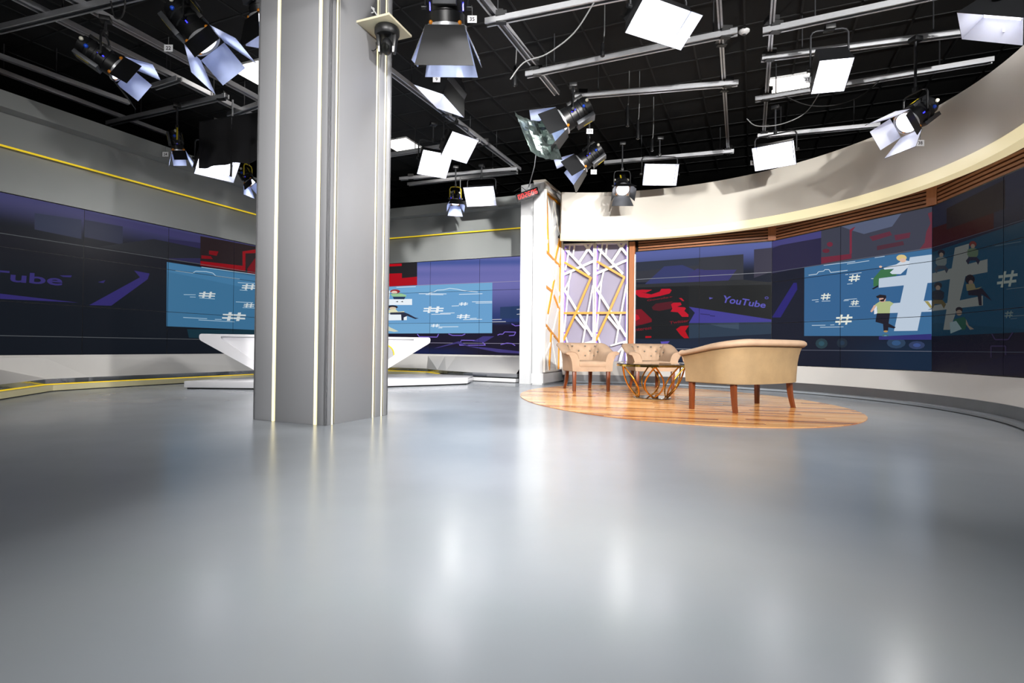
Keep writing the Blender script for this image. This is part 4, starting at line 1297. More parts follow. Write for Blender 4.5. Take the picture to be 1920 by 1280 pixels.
# ------------------------------------------------------------------ ceiling rails
def rail(p, q, z, label, rods=(0.2, 0.8), clamps=(), wide=0.085, hh=0.06):
    p, q = Vector((p[0], p[1], z)), Vector((q[0], q[1], z))
    c = (p + q) / 2
    d = (q - p).normalized()
    s = d.cross(Vector((0, 0, 1)))
    root = empty('ceiling_rail', c)
    tag(root, label, 'rail')
    for k in (-1, 1):
        MB().beam(p - c + s * k * (wide / 2 - 0.009), q - c + s * k * (wide / 2 - 0.009), 0.018, hh).build('side_channel', M['alu'], root)
    MB().beam(p - c, q - c, wide - 0.036, hh * 0.45).build('web', M['lamp_grey'], root)
    for t in rods:
        a = p.lerp(q, t) - c
        MB().tube([a, (a.x, a.y, CEIL - z)], 0.008, 6).build('hanger_rod', M['alu_dark'], root)
    for t in clamps:
        a = p.lerp(q, t) - c
        MB().box((a.x, a.y, hh / 2 + 0.015), (0.12, 0.12, 0.05)).build('clamp', M['lamp_black'], root)
        MB().box((a.x, a.y, -hh / 2 - 0.006), (0.11, 0.06, 0.012)).build('clamp_plate', M['lamp_black'], root)
    return root

def ext(p, q, a=0.0, b=0.0):
    p, q = Vector(p), Vector(q)
    d = (q - p).normalized()
    return p - d * a, q + d * b
ZL, ZC = 4.265, 4.195
rail(*ext((-5.23, 5.70), (-4.09, 8.71), 2.6, 0.3), ZL, 'long steel rail at upper left running towards the top of the grey column', (0.3, 0.7))
rail(*ext((-4.66, 5.69), (-3.76, 7.98), 2.6, 0.6), ZL, 'bright long rail crossing behind the lamp tagged 22', (0.35, 0.9))
rail(*ext((-6.87, 7.23), (-6.04, 9.19), 1.0, 0.3), ZL, 'dim outermost rail just above the left set wall', (0.3, 0.8), wide=0.06)
rail(*ext((-6.38, 7.09), (-5.94, 7.88), 0.6, 0.3), ZL, 'dim short rail above the left wall, inside the outermost one', (0.5,), wide=0.06)
rail(*ext((-1.60, 7.20), (0.07, 10.92), 3.4, 0.1), ZL, 'long diagonal rail right of the grey column carrying two bright soft lights', (0.5, 0.68, 0.86), (0.62, 0.8))
rail(*ext((-0.34, 5.62), (0.56, 7.60), 2.0, 0.1), ZL, 'diagonal rail ending above the lamp cluster in the middle', (0.55, 0.9), (0.55, 0.8))
rail(*ext((2.10, 5.58), (3.92, 9.91), 2.0, 0.1), ZL, 'upright-looking rail joining the right ends of the middle cross rails', (0.4, 0.7, 0.95), (0.42, 0.6, 0.97), 0.05)
rail(*ext((2.66, 5.57), (4.16, 9.03), 2.0, 0.1), ZL, 'upright-looking rail joining the left ends of the right cross rails', (0.4, 0.7), (0.42, 0.54, 0.72, 0.96), 0.05)
rail(*ext((-0.32, 5.91), (0.83, 5.51), 0, 1.0), ZC, 'cross rail at the top centre with a grey cable looping from it', (0.5,), (0.08,))
rail((0.15, 7.04), (2.48, 6.03), ZC, 'cross rail behind the soft light tagged 15', (0.15, 0.9), (0.06, 0.95))
rail((0.85, 7.63), (2.97, 7.20), ZC, 'third cross rail down in the middle, right of the lamp cluster', (0.15, 0.9), (0.05, 0.94))
rail((1.73, 10.37), (3.93, 9.69), ZC, 'lowest middle cross rail above the curved bulkhead', (0.3, 0.9), (0.95,))
rail(*ext((2.76, 6.03), (3.99, 5.46), 0, 1.2), ZC, 'uppermost right cross rail holding the soft light tagged 37', (0.2, 0.7), (0.05,))
rail((3.00, 6.58), (5.13, 5.96), ZC, 'second right cross rail passing behind the soft light tagged 37', (0.2, 0.8), (0.04,))
rail((3.41, 7.67), (5.80, 6.56), ZC, 'third right cross rail in front of the square ceiling light', (0.1, 0.8), (0.05,))
rail((4.04, 9.00), (5.73, 8.50), ZC, 'lowest right cross rail just above the bulkhead edge', (0.2, 0.8), (0.05,))
rail((-2.41, 11.50), (0.07, 10.77), ZC, 'upper of the paired rails above the rear white fascia', (0.3, 0.8), (0.1, 0.97))
rail((-2.31, 11.88), (0.07, 10.97), ZC, 'lower of the paired rails above the rear white fascia', (0.5,))
rail((-2.31, 10.06), (-0.59, 9.31), ZC, 'short cross rail beside the square ceiling light near the column', (0.3, 0.9), (0.95,))
rail((-6.56, 8.75), (-4.11, 7.73), ZC, 'cross rail above the yellow-yoke lamp on the left', (0.3, 0.9), (0.96,))
rail((-4.99, 7.48), (-4.49, 7.24), ZC, 'very short cross rail behind the leftmost lamp', (0.5,))
rail(*ext((-4.79, 5.80), (-4.12, 5.59), 1.4, 0.5), ZC, 'cross rail above the leftmost lamp at the picture top', (0.5,))
rail((-4.41, 8.38), (-3.76, 7.99), ZC, 'short cross rail above the black cloth flag', (0.5,))

# ------------------------------------------------------------------ studio lamps
def frame_of(aim):
    a = Vector(aim).normalized()
    T = Matrix.Rotation(math.atan2(-a.x, a.y), 4, 'Z')
    return T, T @ Matrix.Rotation(math.asin(a.z), 4, 'X')

def number_card(root, at, s, yaw, size=0.075):
    T = Matrix.Translation(at) @ Matrix.Rotation(yaw, 4, 'Z')
    MB().tube([(at[0], at[1], at[2] + size * 0.42), (at[0], at[1], at[2] + size * 1.5)], 0.003, 5).build('card_wire', M['cable_grey'], root)
    card = MB().box((0, 0, 0), (size * 1.15, 0.004, size * 0.9), T).build('number_card', M['tagw'], root)
    tr, asp = text_tris(s, True)
    hgt = size * 0.5
    wdt = hgt * min(asp, 1.6)
    mb = MB()
    for t in tr:
        mb.add([((x - 0.5) * wdt, -0.003, (y - 0.5) * hgt) for x, y in t], [(0, 1, 2)], T)
    mb.build('card_digits', M['ink'], card, weld=False)

def hang(root, pos, T, half, top, yoke_mat, rail_z=4.165, rad=0.011, drop=0.0):
    """U yoke, pole and rail clamp in the pan frame"""
    tz = rail_z - pos[2]
    pts = [(-half, 0, -0.02), (-half, 0, top - 0.05), (-half + 0.02, 0, top - 0.012), (-half + 0.06, 0, top), (half - 0.06, 0, top), (half - 0.02, 0, top - 0.012), (half, 0, top - 0.05), (half, 0, -0.02)]
    MB().tube([T @ Vector(p) for p in pts], rad, 8).build('yoke', yoke_mat, root, smooth=1.0)
    MB().tube([(0, 0, top - 0.01), (0, 0, tz - 0.03)], 0.014, 10).build('pole', M['alu_dark'], root, smooth=1.0)
    MB().box((0, 0, tz - 0.027), (0.10, 0.10, 0.05), T).build('clamp', M['lamp_black'], root, bevel=0.004)
    MB().box((0, 0, top + 0.03), (0.045, 0.045, 0.05), T).build('yoke_joint', M['lamp_black'], root, bevel=0.004)
    for k in (-1, 1):
        MB().tube([T @ Vector((k * (half - 0.012), 0, 0)), T @ Vector((k * (half + 0.035), 0, 0))], 0.02, 10).build('pivot_knob', M['lamp_black'], root, smooth=0.8)

def lamp_light(root, Hd, y, shape, sx, sy, power, spread=150):
    ld = bpy.data.lights.new('lamp_light', 'AREA')
    ld.shape = shape
    ld.size = sx
    if shape == 'RECTANGLE':
        ld.size_y = sy
    ld.energy = power
    ld.color = (1.0, 0.975, 0.95)
    ld.spread = math.radians(spread)
    o = bpy.data.objects.new('lamp_light', ld)
    COL.objects.link(o)
    o.parent = root
    o.matrix_local = Hd @ Matrix.Translation((0, y, 0)) @ Matrix.Rotation(PI / 2, 4, 'X')

def flap(root, Hd, hinge, dirv, w0, w1, length, angle, inner):
    """one barn door: hinge centre, outward unit vector (x,z), widths and flare angle"""
    o = Vector((dirv[0], 0, dirv[1]))
    t = Vector((-dirv[1], 0, dirv[0]))
    f = Vector((0, math.cos(angle), 0)) + o * math.sin(angle)
    nrm = t.cross(f).normalized()
    if nrm.dot(o) > 0:
        nrm = -nrm                      # towards the beam
    hc = Vector(hinge)
    a = [hc - t * w0 / 2, hc + t * w0 / 2, hc + f * length + t * w1 / 2, hc + f * length - t * w1 / 2]
    b = [p + nrm * 0.005 for p in a]
    mb = MB()
    vs_ = [Hd @ p for p in a + b]
    mb.add(vs_, [(0, 1, 2, 3), (0, 4, 5, 1), (1, 5, 6, 2), (2, 6, 7, 3), (3, 7, 4, 0)])
    mb.mi = 1
    mb.add(vs_, [(7, 6, 5, 4)])
    return mb.build('barn_door', [M['lamp_black'], inner], root)

def soft_light(label, pos, aim, w=0.52, h=0.36, d=0.17, num=None, power=1.0, fl=(0.13, 0.13, 0.13, 0.13), fa=0.28, yoke=None, top=None, card_side=1):
    root = empty('soft_light', pos)
    tag(root, label, 'studio light', 'soft lights on the ceiling rails')
    T, Hd = frame_of(aim)
    mb = MB()
    def rect(x, y, z):
        return [(-x, y, -z), (x, y, -z), (x, y, z), (-x, y, z)]
    mb.hexa(rect(w * 0.40, -d, h * 0.28), rect(w * 0.49, -d * 0.45, h * 0.49), Hd)
    mb.hexa(rect(w * 0.5, -d * 0.45, h * 0.5), rect(w * 0.5, 0, h * 0.5), Hd)
    for i in range(7):
        mb.box((-w * 0.3 + w * 0.1 * i, -d - 0.012, 0), (0.008, 0.03, h * 0.5), Hd)
    mb.build('housing', M['lamp_black'], root)
    MB().box((0, 0.004, 0), (w * 0.95, 0.006, h * 0.93), Hd).build('lit_diffuser', M['lamp'], root)
    lamp_light(root, Hd, 0.012, 'RECTANGLE', w * 0.92, h * 0.9, SOFT_W * power)
    for k, (hg, dv, w0) in enumerate((((0, 0, h / 2), (0, 1), w), ((0, 0, -h / 2), (0, -1), w), ((-w / 2, 0, 0), (-1, 0), h), ((w / 2, 0, 0), (1, 0), h))):
        if fl[k] > 0:
            flap(root, Hd, hg, dv, w0, w0 + 2 * max(fl) * math.sin(fa) * 0.97, fl[k], fa, M['flap_in'])
    cp = Hd @ Vector((w * 0.2, -d - 0.02, h * 0.1))
    MB().box((0, 0, 0), (0.06, 0.03, 0.05), Matrix.Translation(cp) @ Hd).build('control_box', M['lamp_grey'], root)
    hang(root, pos, T, w / 2 + 0.035, top or (h / 2 + 0.14), yoke or M['alu_dark'])
    if num:
        number_card(root, T @ Vector((card_side * (w / 2 + 0.06), -0.03, -h * 0.25)), num, 0)
    return root

def lens_light(label, pos, aim, r=0.14, L=0.36, num=None, power=1.0, dl=None, yoke=None, fa=0.35, lit=True, card=None, inner=None, spread=95, watt=None, rail_z=4.165):
    root = empty('lens_light', pos)
    tag(root, label, 'studio light', 'lens lights on the ceiling rails')
    T, Hd = frame_of(aim)
    Hc = Hd @ Matrix.Rotation(-PI / 2, 4, 'X')          # lathe axis Z -> aim (+Y)
    prof = [(r * 0.55, -L * 0.62), (r * 0.82, -L * 0.58), (r * 0.86, -L * 0.40), (r * 0.98, -L * 0.36), (r * 0.98, -L * 0.30), (r * 0.9, -L * 0.28), (r * 0.9, -L * 0.18), (r * 0.98, -L * 0.16), (r * 0.98, -L * 0.10), (r * 0.9, -L * 0.08),
            (r * 0.9, L * 0.10), (r * 1.0, L * 0.13), (r * 1.0, L * 0.36)]
    MB().lathe(prof, 28, Hc).build('housing', M['lamp_black'], root, smooth=0.6)
    MB().box((0, -L * 0.25, r * 0.95), (r * 0.9, L * 0.55, r * 0.3), Hd).build('top_box', M['lamp_black'], root, bevel=0.004)
    MB().box((0, -L * 0.25, -r * 1.02), (r * 1.3, L * 0.6, r * 0.35), Hd).build('ballast_box', M['lamp_grey'], root, bevel=0.004)
    MB().lathe([(r * 1.0, L * 0.345), (r * 1.13, L * 0.345), (r * 1.13, L * 0.40), (r * 1.0, L * 0.40)], 28, Hc, close=False).build('front_ring', M['alu'], root, smooth=0.6)
    MB().lathe([(r * 0.94, L * 0.362), (r * 0.94, L * 0.375), (r * 0.6, L * 0.395), (0.001, L * 0.405)], 28, Hc).build('lens', M['lens_lit'] if lit else M['glass'], root, smooth=0.8)
    lamp_light(root, Hd, L * 0.42, 'DISK', r * 1.6, 0, watt or SPOT_W * power, spread)
    dl = dl or r * 2.3
    q = r * 1.08
    y0 = L * 0.40
    inn = inner or M['gel']
    flap(root, Hd, (0, y0, q), (0, 1), q * 2, q * 3.0, dl, fa, inn)
    flap(root, Hd, (0, y0, -q), (0, -1), q * 2, q * 3.0, dl, fa, inn)
    flap(root, Hd, (-q, y0, 0), (-1, 0), q * 1.9, q * 1.9, dl * 0.85, fa + 0.1, inn)
    flap(root, Hd, (q, y0, 0), (1, 0), q * 1.9, q * 1.9, dl * 0.85, fa + 0.1, inn)
    for k, (mm, dx) in enumerate(((M['blue'], 0.35), (M['knob_white'], -0.25))):
        for side in (-1, 1):
            p = Hd @ Vector((side * r * 0.98, -L * 0.45 + dx * 0.12, r * 0.3 * (k - 0.5)))
            MB().ball(tuple(p), 0.022, 10, 6).build('plug', mm, root, smooth=1.2)
    for sx_, sz_ in ((1, 1), (-1, -1), (1, -1)):
        p = Hd @ Vector((sx_ * r * 0.8, L * 0.34, sz_ * r * 0.8))
        MB().ball(tuple(p), 0.02, 8, 5).build('ring_catch', M['orange'], root, smooth=1.2)
    for k in (-1, 1):
        MB().box((k * r * 0.93, -L * 0.02, 0), (0.012, L * 0.16, 0.012), Hd).build('display_light', M['blue_glow'], root)
    MB().box((r * 0.25, -L * 0.3, r * 1.105), (r * 0.2, L * 0.3, 0.004), Hd).build('yellow_sticker', M['yellow'], root)
    MB().box((r * 0.4, -L * 0.3, -r * 1.2), (r * 0.2, L * 0.3, 0.004), Hd).build('yellow_sticker', M['yellow'], root)
    hang(root, pos, T, r * 1.2, r * 1.2 + 0.12, yoke or M['lamp_black'], rail_z)
    if num:
        number_card(root, card or (T @ Vector((r * 1.3, 0, -r))), num, 0)
    return root

Y = M['yellow']
fr1 = lens_light('leftmost dark lens lamp with open barn doors edged white', (-4.42, 5.83, 3.70), (0.62, 0.25, -0.42), 0.12, 0.42, None, 0.6)
fr22 = lens_light('large lens lamp with bluish barn doors tagged 22', (-3.22, 5.40, 3.80), (0.42, 0.02, -0.5), 0.145, 0.46, '22', 0.8, card=(-0.24, 0.0, -0.2))
lens_light('lens lamp cut off by the picture top beside the column', (-2.60, 5.50, 4.12), (0.15, 0.2, -0.9), 0.12, 0.34, None, 0.3, rail_z=4.60)
lens_light('small lens lamp in a yellow yoke above the left wall', (-4.95, 7.95, 3.58), (0.15, 0.1, -0.9), 0.085, 0.30, '24', 0.35, yoke=Y, card=(-0.13, -0.05, -0.17))
soft_light('glaring soft light partly hidden by the black cloth flag', (-4.66, 8.46, 3.47), (0.55, -0.45, -0.6), 0.52, 0.32, num=None, power=0.8)
lens_light('small yellow-yoke lamp tucked against the left edge of the column', (-4.62, 9.42, 3.55), (0.45, -0.1, -0.7), 0.085, 0.28, None, 0.35, yoke=Y)
lens_light('large dark lens lamp tagged 35 at the top right of the column', (-0.64, 5.02, 3.80), (0.0, 0.25, -0.8), 0.165, 0.46, '35', 0.8, card=(0.24, -0.02, -0.12))
soft_light('dark slim soft light tagged 9 pointing away to the left', (-0.84, 6.60, 3.82), (-0.34, 0.10, -0.82), 0.55, 0.30, num='9', fl=(0.2, 0.2, 0.2, 0.2), card_side=-1, fa=0.3)
soft_light('lower of two glaring soft lights right of the column', (-1.27, 8.50, 3.56), (0.30, -0.55, -0.6), 0.40, 0.32, fa=0.35)
soft_light('upper of two glaring soft lights right of the column', (-0.87, 8.15, 3.70), (0.42, -0.45, -0.6), 0.40, 0.32, fa=0.35)
lens_light('small yellow-yoke lamp in front of the rear white fascia', (-1.13, 10.55, 3.53), (0.08, -0.45, -0.8), 0.09, 0.26, None, 0.35, yoke=Y)
soft_light('wide glaring soft light over the rear white fascia', (-0.62, 10.45, 3.60), (-0.15, -0.65, -0.55), 0.50, 0.30, power=0.8, fa=0.4)
fr33 = lens_light('upper lens lamp of the middle cluster, tagged 33', (0.78, 7.20, 3.74), (-0.75, 0.08, -0.45), 0.15, 0.42, '33', 0.6, card=(0.22, -0.03, -0.22))
lens_light('lower lens lamp of the middle cluster, tagged 32', (1.13, 8.20, 3.53), (-0.62, 0.12, -0.48), 0.135, 0.38, '32', 0.6, card=(0.05, -0.2, -0.28))
soft_light('large glaring soft light tagged 15 at the top', (1.36, 5.12, 3.80), (0.20, -0.42, -0.72), 0.60, 0.27, num='15', fl=(0.14, 0.14, 0.14, 0.14), card_side=-1, fa=0.3)
lens_light('lens lamp facing the camera above the left armchair side', (1.85, 9.25, 3.42), (-0.03, -0.62, -0.7), 0.115, 0.30, None, 0.1, dl=0.2, inner=M['lamp_grey'])
soft_light('small rectangular soft light in front of the curved bulkhead', (2.42, 9.00, 3.55), (0.0, -0.85, -0.42), 0.52, 0.30, fl=(0.08, 0.08, 0.08, 0.08), fa=0.3)
soft_light('tilted soft light hung from the lowest right rail', (3.76, 7.80, 3.48), (-0.45, -0.6, -0.55), 0.48, 0.28, num='19', fa=0.3, fl=(0.12, 0.12, 0.12, 0.12))
soft_light('tall narrow soft light tagged 37 in a long yoke', (3.40, 5.85, 3.70), (-0.12, -0.5, -0.72), 0.30, 0.34, d=0.24, num='37', power=0.9, fl=(0.16, 0.16, 0.16, 0.16), fa=0.1, top=0.42)
lens_light('lens lamp tagged 38 in front of the curved bulkhead', (4.48, 6.05, 3.28), (-0.6, -0.12, -0.45), 0.12, 0.40, '38', 0.2, card=(-0.02, -0.1, -0.34), inner=M['flap_in'])
soft_light('soft light tagged 16 at the top right corner', (4.52, 5.02, 3.84), (-0.30, 0.28, -0.80), 0.40, 0.32, num='16', fa=0.5, fl=(0.2, 0.2, 0.2, 0.2))
ADDED_FRONT = (('leftmost', -4.4, (-4.8, 8.6, 0.8), 0.08), ('second', -2.7, (-2.8, 9.2, 0.8), 0.35), ('third', -0.9, (0.2, 9.8, 1.4), 0.6), ('fourth', 0.3, (1.4, 9.0, 0.8), 0.5),
         ('fifth', 2.7, (2.2, 7.8, 0.4), 0.95), ('sixth', 4.3, (3.6, 9.0, 2.7), 1.55), ('innermost', 1.5, (-1.1, 11.7, 2.8), 0.9), ('far right', 5.3, (-1.3, 4.9, 1.9), 0.85))
for nm, x, tg, kf in ADDED_FRONT:  # unseen lamps added to brighten the set and the column
    p = Vector((x, -2.0, 3.86))
    lens_light(nm + ' added lens lamp of the unseen row above the camera', p, Vector(tg) - p, 0.14, 0.40, None, 1.0, spread=24 if nm == 'innermost' else 52, watt=KEY_W * kf, fa=0.95)
for nm, x, pf_ in (('left outer', -4.6, 4.0), ('left inner', -1.7, 9.0), ('right inner', 1.6, 20.0), ('right outer', 4.4, 40.0)):  # unseen soft lights added as broad fill from behind the camera
    soft_light(nm + ' added flat soft light of the unseen second row above the camera', (x, -3.2, 3.7), (-x * 0.02, 0.9, -0.44), 0.7, 0.45, power=pf_, fl=(0, 0, 0, 0))
rail((-5.4, -3.2), (5.2, -3.2), ZC, 'second rail above the camera carrying four added soft lights', (0.1, 0.5, 0.9))
rail((-5.4, -2.0), (5.8, -2.0), ZC, 'front rail above the camera carrying eight added lens lamps', (0.1, 0.5, 0.9))

for nm, x, y in (('nearest', -0.05, 1.5), ('middle', -0.05, 2.7), ('farthest', 0.0, 3.9)):  # lamps added out of view; their floor pool imitates lens vignetting
    lens_light(nm + ' added unseen down lamp pooling light on the open floor', (x, y, 3.98), (0.0, 0.02, -1.0), 0.14, 0.36, None, 1.0, spread=48, watt=POOL_W, fa=0.5)

# crumpled foil wrapped on the lamp tagged 33
fm = MB()
rows = []
for j in range(13):
    row = []
    for i in range(11):
        u, v = i / 10 - 0.5, j / 12 - 0.5
        cr = RNG.uniform(-0.022, 0.022)
        row.append((-0.46 + u * 0.42 + v * 0.22, -0.08 + 0.14 * math.cos(u * 3.0) + cr, -0.30 - v * 0.52 + u * -0.10 + RNG.uniform(-0.01, 0.01)))
    rows.append(row)
fm.grid(rows)
fo = fm.build('foil_wrap', M['foil'], fr33, smooth=0.35)
fo['label'] = 'crumpled dark foil sheet'

# ------------------------------------------------------------------ black cloth flag
fg = empty('cloth_flag', (-4.20, 7.88, 3.93))
tag(fg, 'black cloth flag hanging left of the column in front of a soft light', 'flag')
rows = []
a, b = Vector((-4.66, 8.02)), Vector((-3.62, 7.66))
for j in range(9):
    row = []
    for i in range(41):
        t = i / 40
        p = a.lerp(b, t)
        wv = 0.02 * math.sin(t * 17) * (0.3 + j / 8)
        row.append((p.x + wv * 0.33 - fg.location.x, p.y + wv - fg.location.y, -0.68 * j / 8 - 0.01 * math.sin(t * 9)))
    rows.append(row)
mb = MB()
mb.grid(rows)
cl_ = mb.build('cloth', M['cloth_black'], fg, smooth=1.2)
sd = cl_.modifiers.new('thickness', 'SOLIDIFY')
sd.thickness = 0.006
MB().tube([(a.x - fg.location.x, a.y - fg.location.y, 0), (b.x - fg.location.x, b.y - fg.location.y, 0)], 0.012, 8).build('top_bar', M['alu_dark'], fg, smooth=1)
MB().tube([(0.13, -0.06, 0.25), (0.13, -0.06, -0.5)], 0.013, 8).build('drop_rod', M['alu'], fg, smooth=1)
MB().tube([(0.13, -0.06, -0.5), (0.12, -0.06, -0.86)], 0.016, 8).build('rod_sleeve', M['lamp_black'], fg, smooth=1)

# ------------------------------------------------------------------ square ceiling lights and smoke detector
for k, (x, y, lb) in enumerate(((-2.22, 10.72, 'square lit ceiling panel just right of the column'), (4.12, 8.12, 'square lit ceiling panel between the right cross rails'), (-3.75, 7.95, 'square lit ceiling panel half hidden left of the column'))):
    r_ = empty('ceiling_light', (x, y, CEIL), math.atan2(uy.y, uy.x))
    tag(r_, lb, 'ceiling light', 'square ceiling lights')
    MB().box((0, 0, -0.012), (0.60, 0.60, 0.024)).build('frame', M['white'], r_)
    MB().box((0, 0, -0.026), (0.56, 0.56, 0.006)).build('diffuser', M['led_panel'], r_)
sm = empty('smoke_detector', (2.87, 6.78, CEIL))
tag(sm, 'small round white smoke detector on the black ceiling', 'smoke detector')
MB().lathe([(0.065, 0.0), (0.065, -0.015), (0.05, -0.03), (0.03, -0.045), (0.001, -0.048)], 24).build('body', M['white'], sm, smooth=0.8)
MB().lathe([(0.02, -0.046), (0.02, -0.056), (0.001, -0.058)], 14).build('sensor', M['lamp_grey'], sm, smooth=0.8)

# ------------------------------------------------------------------ dome camera on its board
bz = 3.45
bd = empty('camera_shelf', (-1.17, 4.80, bz))
tag(bd, 'pale square board shelf bracketed to the column', 'shelf')
ang = math.atan2(-0.132, 0.339)
Tb = Matrix.Rotation(ang, 4, 'Z')
MB().box((0, 0, 0.010), (0.36, 0.36, 0.02), Tb).build('board', M['plywood'], bd, bevel=0.002)
MB().tube([Tb @ Vector(p) for p in ((-0.17, 0.02, 0.02), (-0.17, 0.02, 0.32))], 0.008, 8).build('bracket_upright', M['white'], bd)
MB().tube([Tb @ Vector(p) for p in ((-0.165, 0.02, 0.28), (-0.08, 0.02, 0.16), (0.03, 0.02, 0.025))], 0.006, 8).build('bracket_brace', M['white'], bd)
for cx, cz, r0 in ((-0.135, 0.22, 0.022), (0.05, 0.055, 0.026)):
    MB().tube([Tb @ Vector((cx + r0 * math.cos(t * 0.5), 0.02, cz + r0 * math.sin(t * 0.5))) for t in range(12)], 0.005, 6).build('bracket_scroll', M['white'], bd, smooth=1)
pc = empty('dome_camera', (-1.13, 4.77, bz))
tag(pc, 'black dome camera hanging under the board shelf on the column', 'camera')
MB().lathe([(0.10, 0.0), (0.108, -0.015), (0.108, -0.055), (0.095, -0.075), (0.06, -0.08)], 32).build('base', M['lamp_black'], pc, smooth=0.6)
for k in (-1, 1):
    MB().hexa([(k * 0.075 - 0.016, -0.045, -0.07), (k * 0.075 + 0.016, -0.045, -0.07), (k * 0.075 + 0.016, 0.045, -0.07), (k * 0.075 - 0.016, 0.045, -0.07)],
              [(k * 0.062 - 0.012, -0.03, -0.22), (k * 0.062 + 0.012, -0.03, -0.22), (k * 0.062 + 0.012, 0.03, -0.22), (k * 0.062 - 0.012, 0.03, -0.22)]).build('arm', M['lamp_black'], pc, bevel=0.006)
    MB().box((k * 0.062, -0.036, -0.20), (0.014, 0.006, 0.05)).build('arm_trim', M['alu'], pc)
hd = MB().ball((0, 0, -0.16), (0.05, 0.06, 0.075), 20, 12).build('head', M['lamp_black'], pc, smooth=1.2)
MB().lathe([(0.03, 0.04), (0.034, 0.066), (0.026, 0.068), (0.001, 0.062)], 20, Matrix.Translation((0, 0, -0.17)) @ Matrix.Rotation(math.radians(112), 4, 'X')).build('lens', M['glass'], hd, smooth=0.6)
cbm = MB().tube([(-1.30, 4.93, 3.40), (-1.32, 4.90, 3.33), (-1.27, 4.86, 3.30), (-1.25, 4.89, 3.34), (-1.26, 4.90, 3.40)], 0.004, 6).build('cable', M['cable'], None, smooth=1)
tag(cbm, 'thin black cable looping beside the dome camera', 'cable')

# ------------------------------------------------------------------ red digital clock
ck = empty('digital_clock', (0.24, 9.30, 3.27))
tag(ck, 'tilted black digital clock showing 002606 in red', 'clock')
Tk = Matrix.Rotation(math.radians(-20), 4, 'Y')
MB().box((0, 0, 0), (0.40, 0.06, 0.135), Tk).build('case', M['lamp_black'], ck, bevel=0.006)
SEG = {'0': 'abcdef', '2': 'abged', '6': 'afgedc'}
dw, dh, st = 0.034, 0.070, 0.0085
for i, ch in enumerate('002606'):
    cx = -0.15 + i * 0.06
    mb = MB()
    for s in SEG[ch]:
        c, sz = {'a': ((0, dh / 2), (dw, st)), 'd': ((0, -dh / 2), (dw, st)), 'g': ((0, 0), (dw, st)), 'f': ((-dw / 2, dh / 4), (st, dh / 2)), 'b': ((dw / 2, dh / 4), (st, dh / 2)), 'e': ((-dw / 2, -dh / 4), (st, dh / 2)), 'c': ((dw / 2, -dh / 4), (st, dh / 2))}[s]
        mb.box((cx + c[0] + c[1] * 0.12, -0.032, c[1]), (sz[0], 0.004, sz[1]), Tk)
    mb.build('digit', M['clock_red'], ck, weld=False)
MB().tube([(0.02, 0.0, 0.06), (0.02, 0.02, 0.16), (0.04, 0.05, 0.20)], 0.010, 8).build('bracket', M['alu'], ck, smooth=1)
MB().ball((0.02, 0.0, 0.10), 0.03, 12, 8).build('ball_joint', M['white'], ck, smooth=1.2)
MB().tube([(0.03, 0.03, 0.18), (0.12, 0.2, 0.55), (0.16, 0.3, 0.90)], 0.008, 8).build('hanging_rod', M['alu'], ck, smooth=1)
MB().tube([(-0.02, 0.02, 0.07), (-0.10, 0.03, 0.14), (-0.18, 0.05, 0.10), (-0.23, 0.06, 0.07)], 0.005, 6).build('power_lead', M['cable'], ck, smooth=1)

# ------------------------------------------------------------------ loose cables and hanging connectors
def cable(name, pts, r, m, label, sub=6):
    P = [Vector(p) for p in pts]
    out = []
    for i in range(len(P) - 1):
        p0, p1, p2, p3 = P[max(i - 1, 0)], P[i], P[i + 1], P[min(i + 2, len(P) - 1)]
        for k in range(sub):
            t = k / sub
            out.append(0.5 * ((2 * p1) + (p2 - p0) * t + (2 * p0 - 5 * p1 + 4 * p2 - p3) * t * t + (3 * p1 - p0 - 3 * p2 + p3) * t ** 3))
    out.append(P[-1])
    c = P[len(P) // 2]
    o = MB().tube([p - c for p in out], r, 7).build(name, m, None, smooth=1.2)
    o.location = c
    tag(o, label, 'cable')
    return o
cable('cable', [(0.80, 5.50, 4.17), (0.62, 5.72, 3.98), (0.35, 5.95, 3.88), (0.10, 6.10, 3.86), (-0.05, 6.20, 3.72)], 0.008, M['cable_grey'], 'grey cable looping below the top centre cross rail')
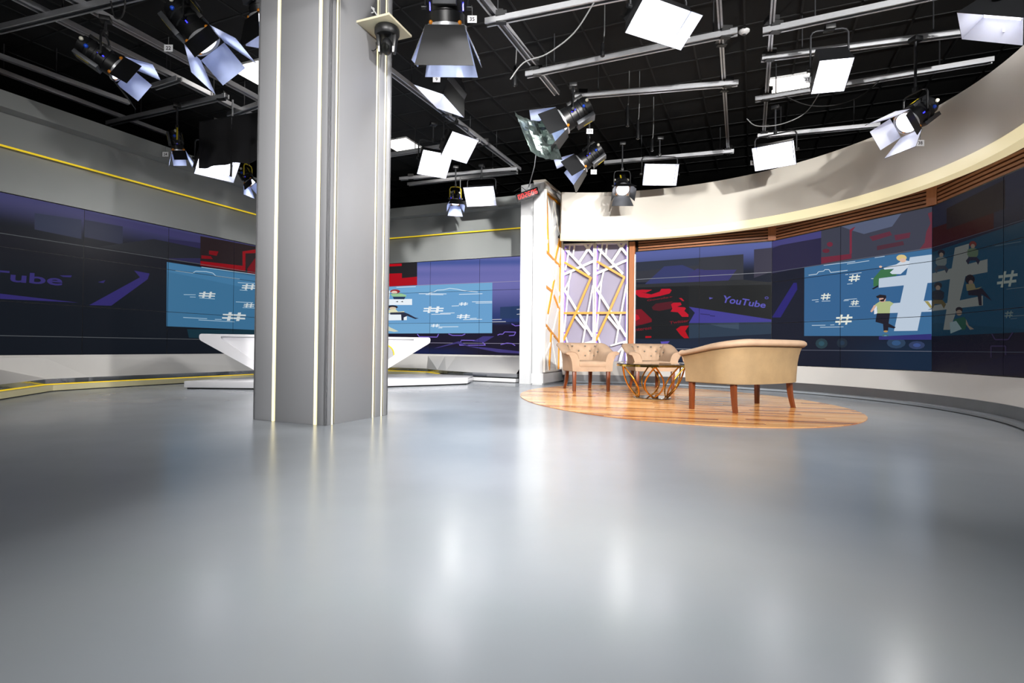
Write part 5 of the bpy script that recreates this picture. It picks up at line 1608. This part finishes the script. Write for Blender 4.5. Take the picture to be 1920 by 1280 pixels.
cable('cable', [(3.50, 6.22, 3.60), (3.43, 6.4, 3.45), (3.22, 6.55, 3.38), (3.0, 6.7, 3.42), (2.92, 6.8, 3.55)], 0.006, M['cable_grey'], 'thin grey cable trailing left from the soft light tagged 37')
cable('cable', [(4.75, 7.05, 4.17), (4.55, 7.10, 4.0), (4.3, 7.22, 3.93), (4.0, 7.36, 3.98), (3.75, 7.51, 4.17)], 0.007, M['cable'], 'black cable slung along the third right cross rail')
cable('cable', [(-2.06, 4.36, 3.90), (-1.98, 4.44, 3.66), (-1.80, 4.36, 3.60), (-1.62, 4.33, 3.66), (-1.50, 4.30, 3.80)], 0.009, M['cable'], 'black cable hanging across the top front of the column')
cable('cable', [(-3.90, 5.40, 4.15), (-3.92, 5.42, 4.0), (-3.98, 5.45, 3.93), (-4.08, 5.5, 3.97), (-4.12, 5.50, 4.13)], 0.008, M['cable'], 'black cable loop beside the leftmost lens lamp')
cable('cable', [(-1.1, 11.2, 4.2), (-1.1, 11.2, 3.9), (-1.08, 11.2, 3.6)], 0.012, M['cable_grey'], 'grey cable hanging from the paired rear rails')
for k, (x, y, zt, zb, lb) in enumerate(((0.0, 7.0, 4.53, 4.02, 'left of the lamp cluster'), (1.02, 6.3, 4.35, 4.04, 'left of the soft light tagged 15'), (1.63, 7.8, 4.42, 3.84, 'just right of the lamp cluster'), (1.78, 7.8, 4.19, 3.66, 'below the third middle cross rail'), (2.19, 8.6, 4.16, 3.78, 'above the small rectangular soft light'))):
    r_ = empty('cable_connector', (x, y, zb))
    tag(r_, 'black hanging cable connector ' + lb, 'connector', 'hanging cable connectors')
    hgt = zt - zb
    MB().tube([(0.02, 0, CEIL - zb), (0.02, 0, hgt), (0.012, 0, hgt * 0.6), (0.0, 0, hgt * 0.5)], 0.007, 7).build('wire', M['cable_grey'], r_, smooth=1)
    MB().lathe([(0.012, 0.0), (0.026, 0.01), (0.026, hgt * 0.25), (0.022, hgt * 0.27), (0.022, hgt * 0.48), (0.010, hgt * 0.54)], 12).build('sleeve', M['lamp_black'], r_, smooth=0.7)
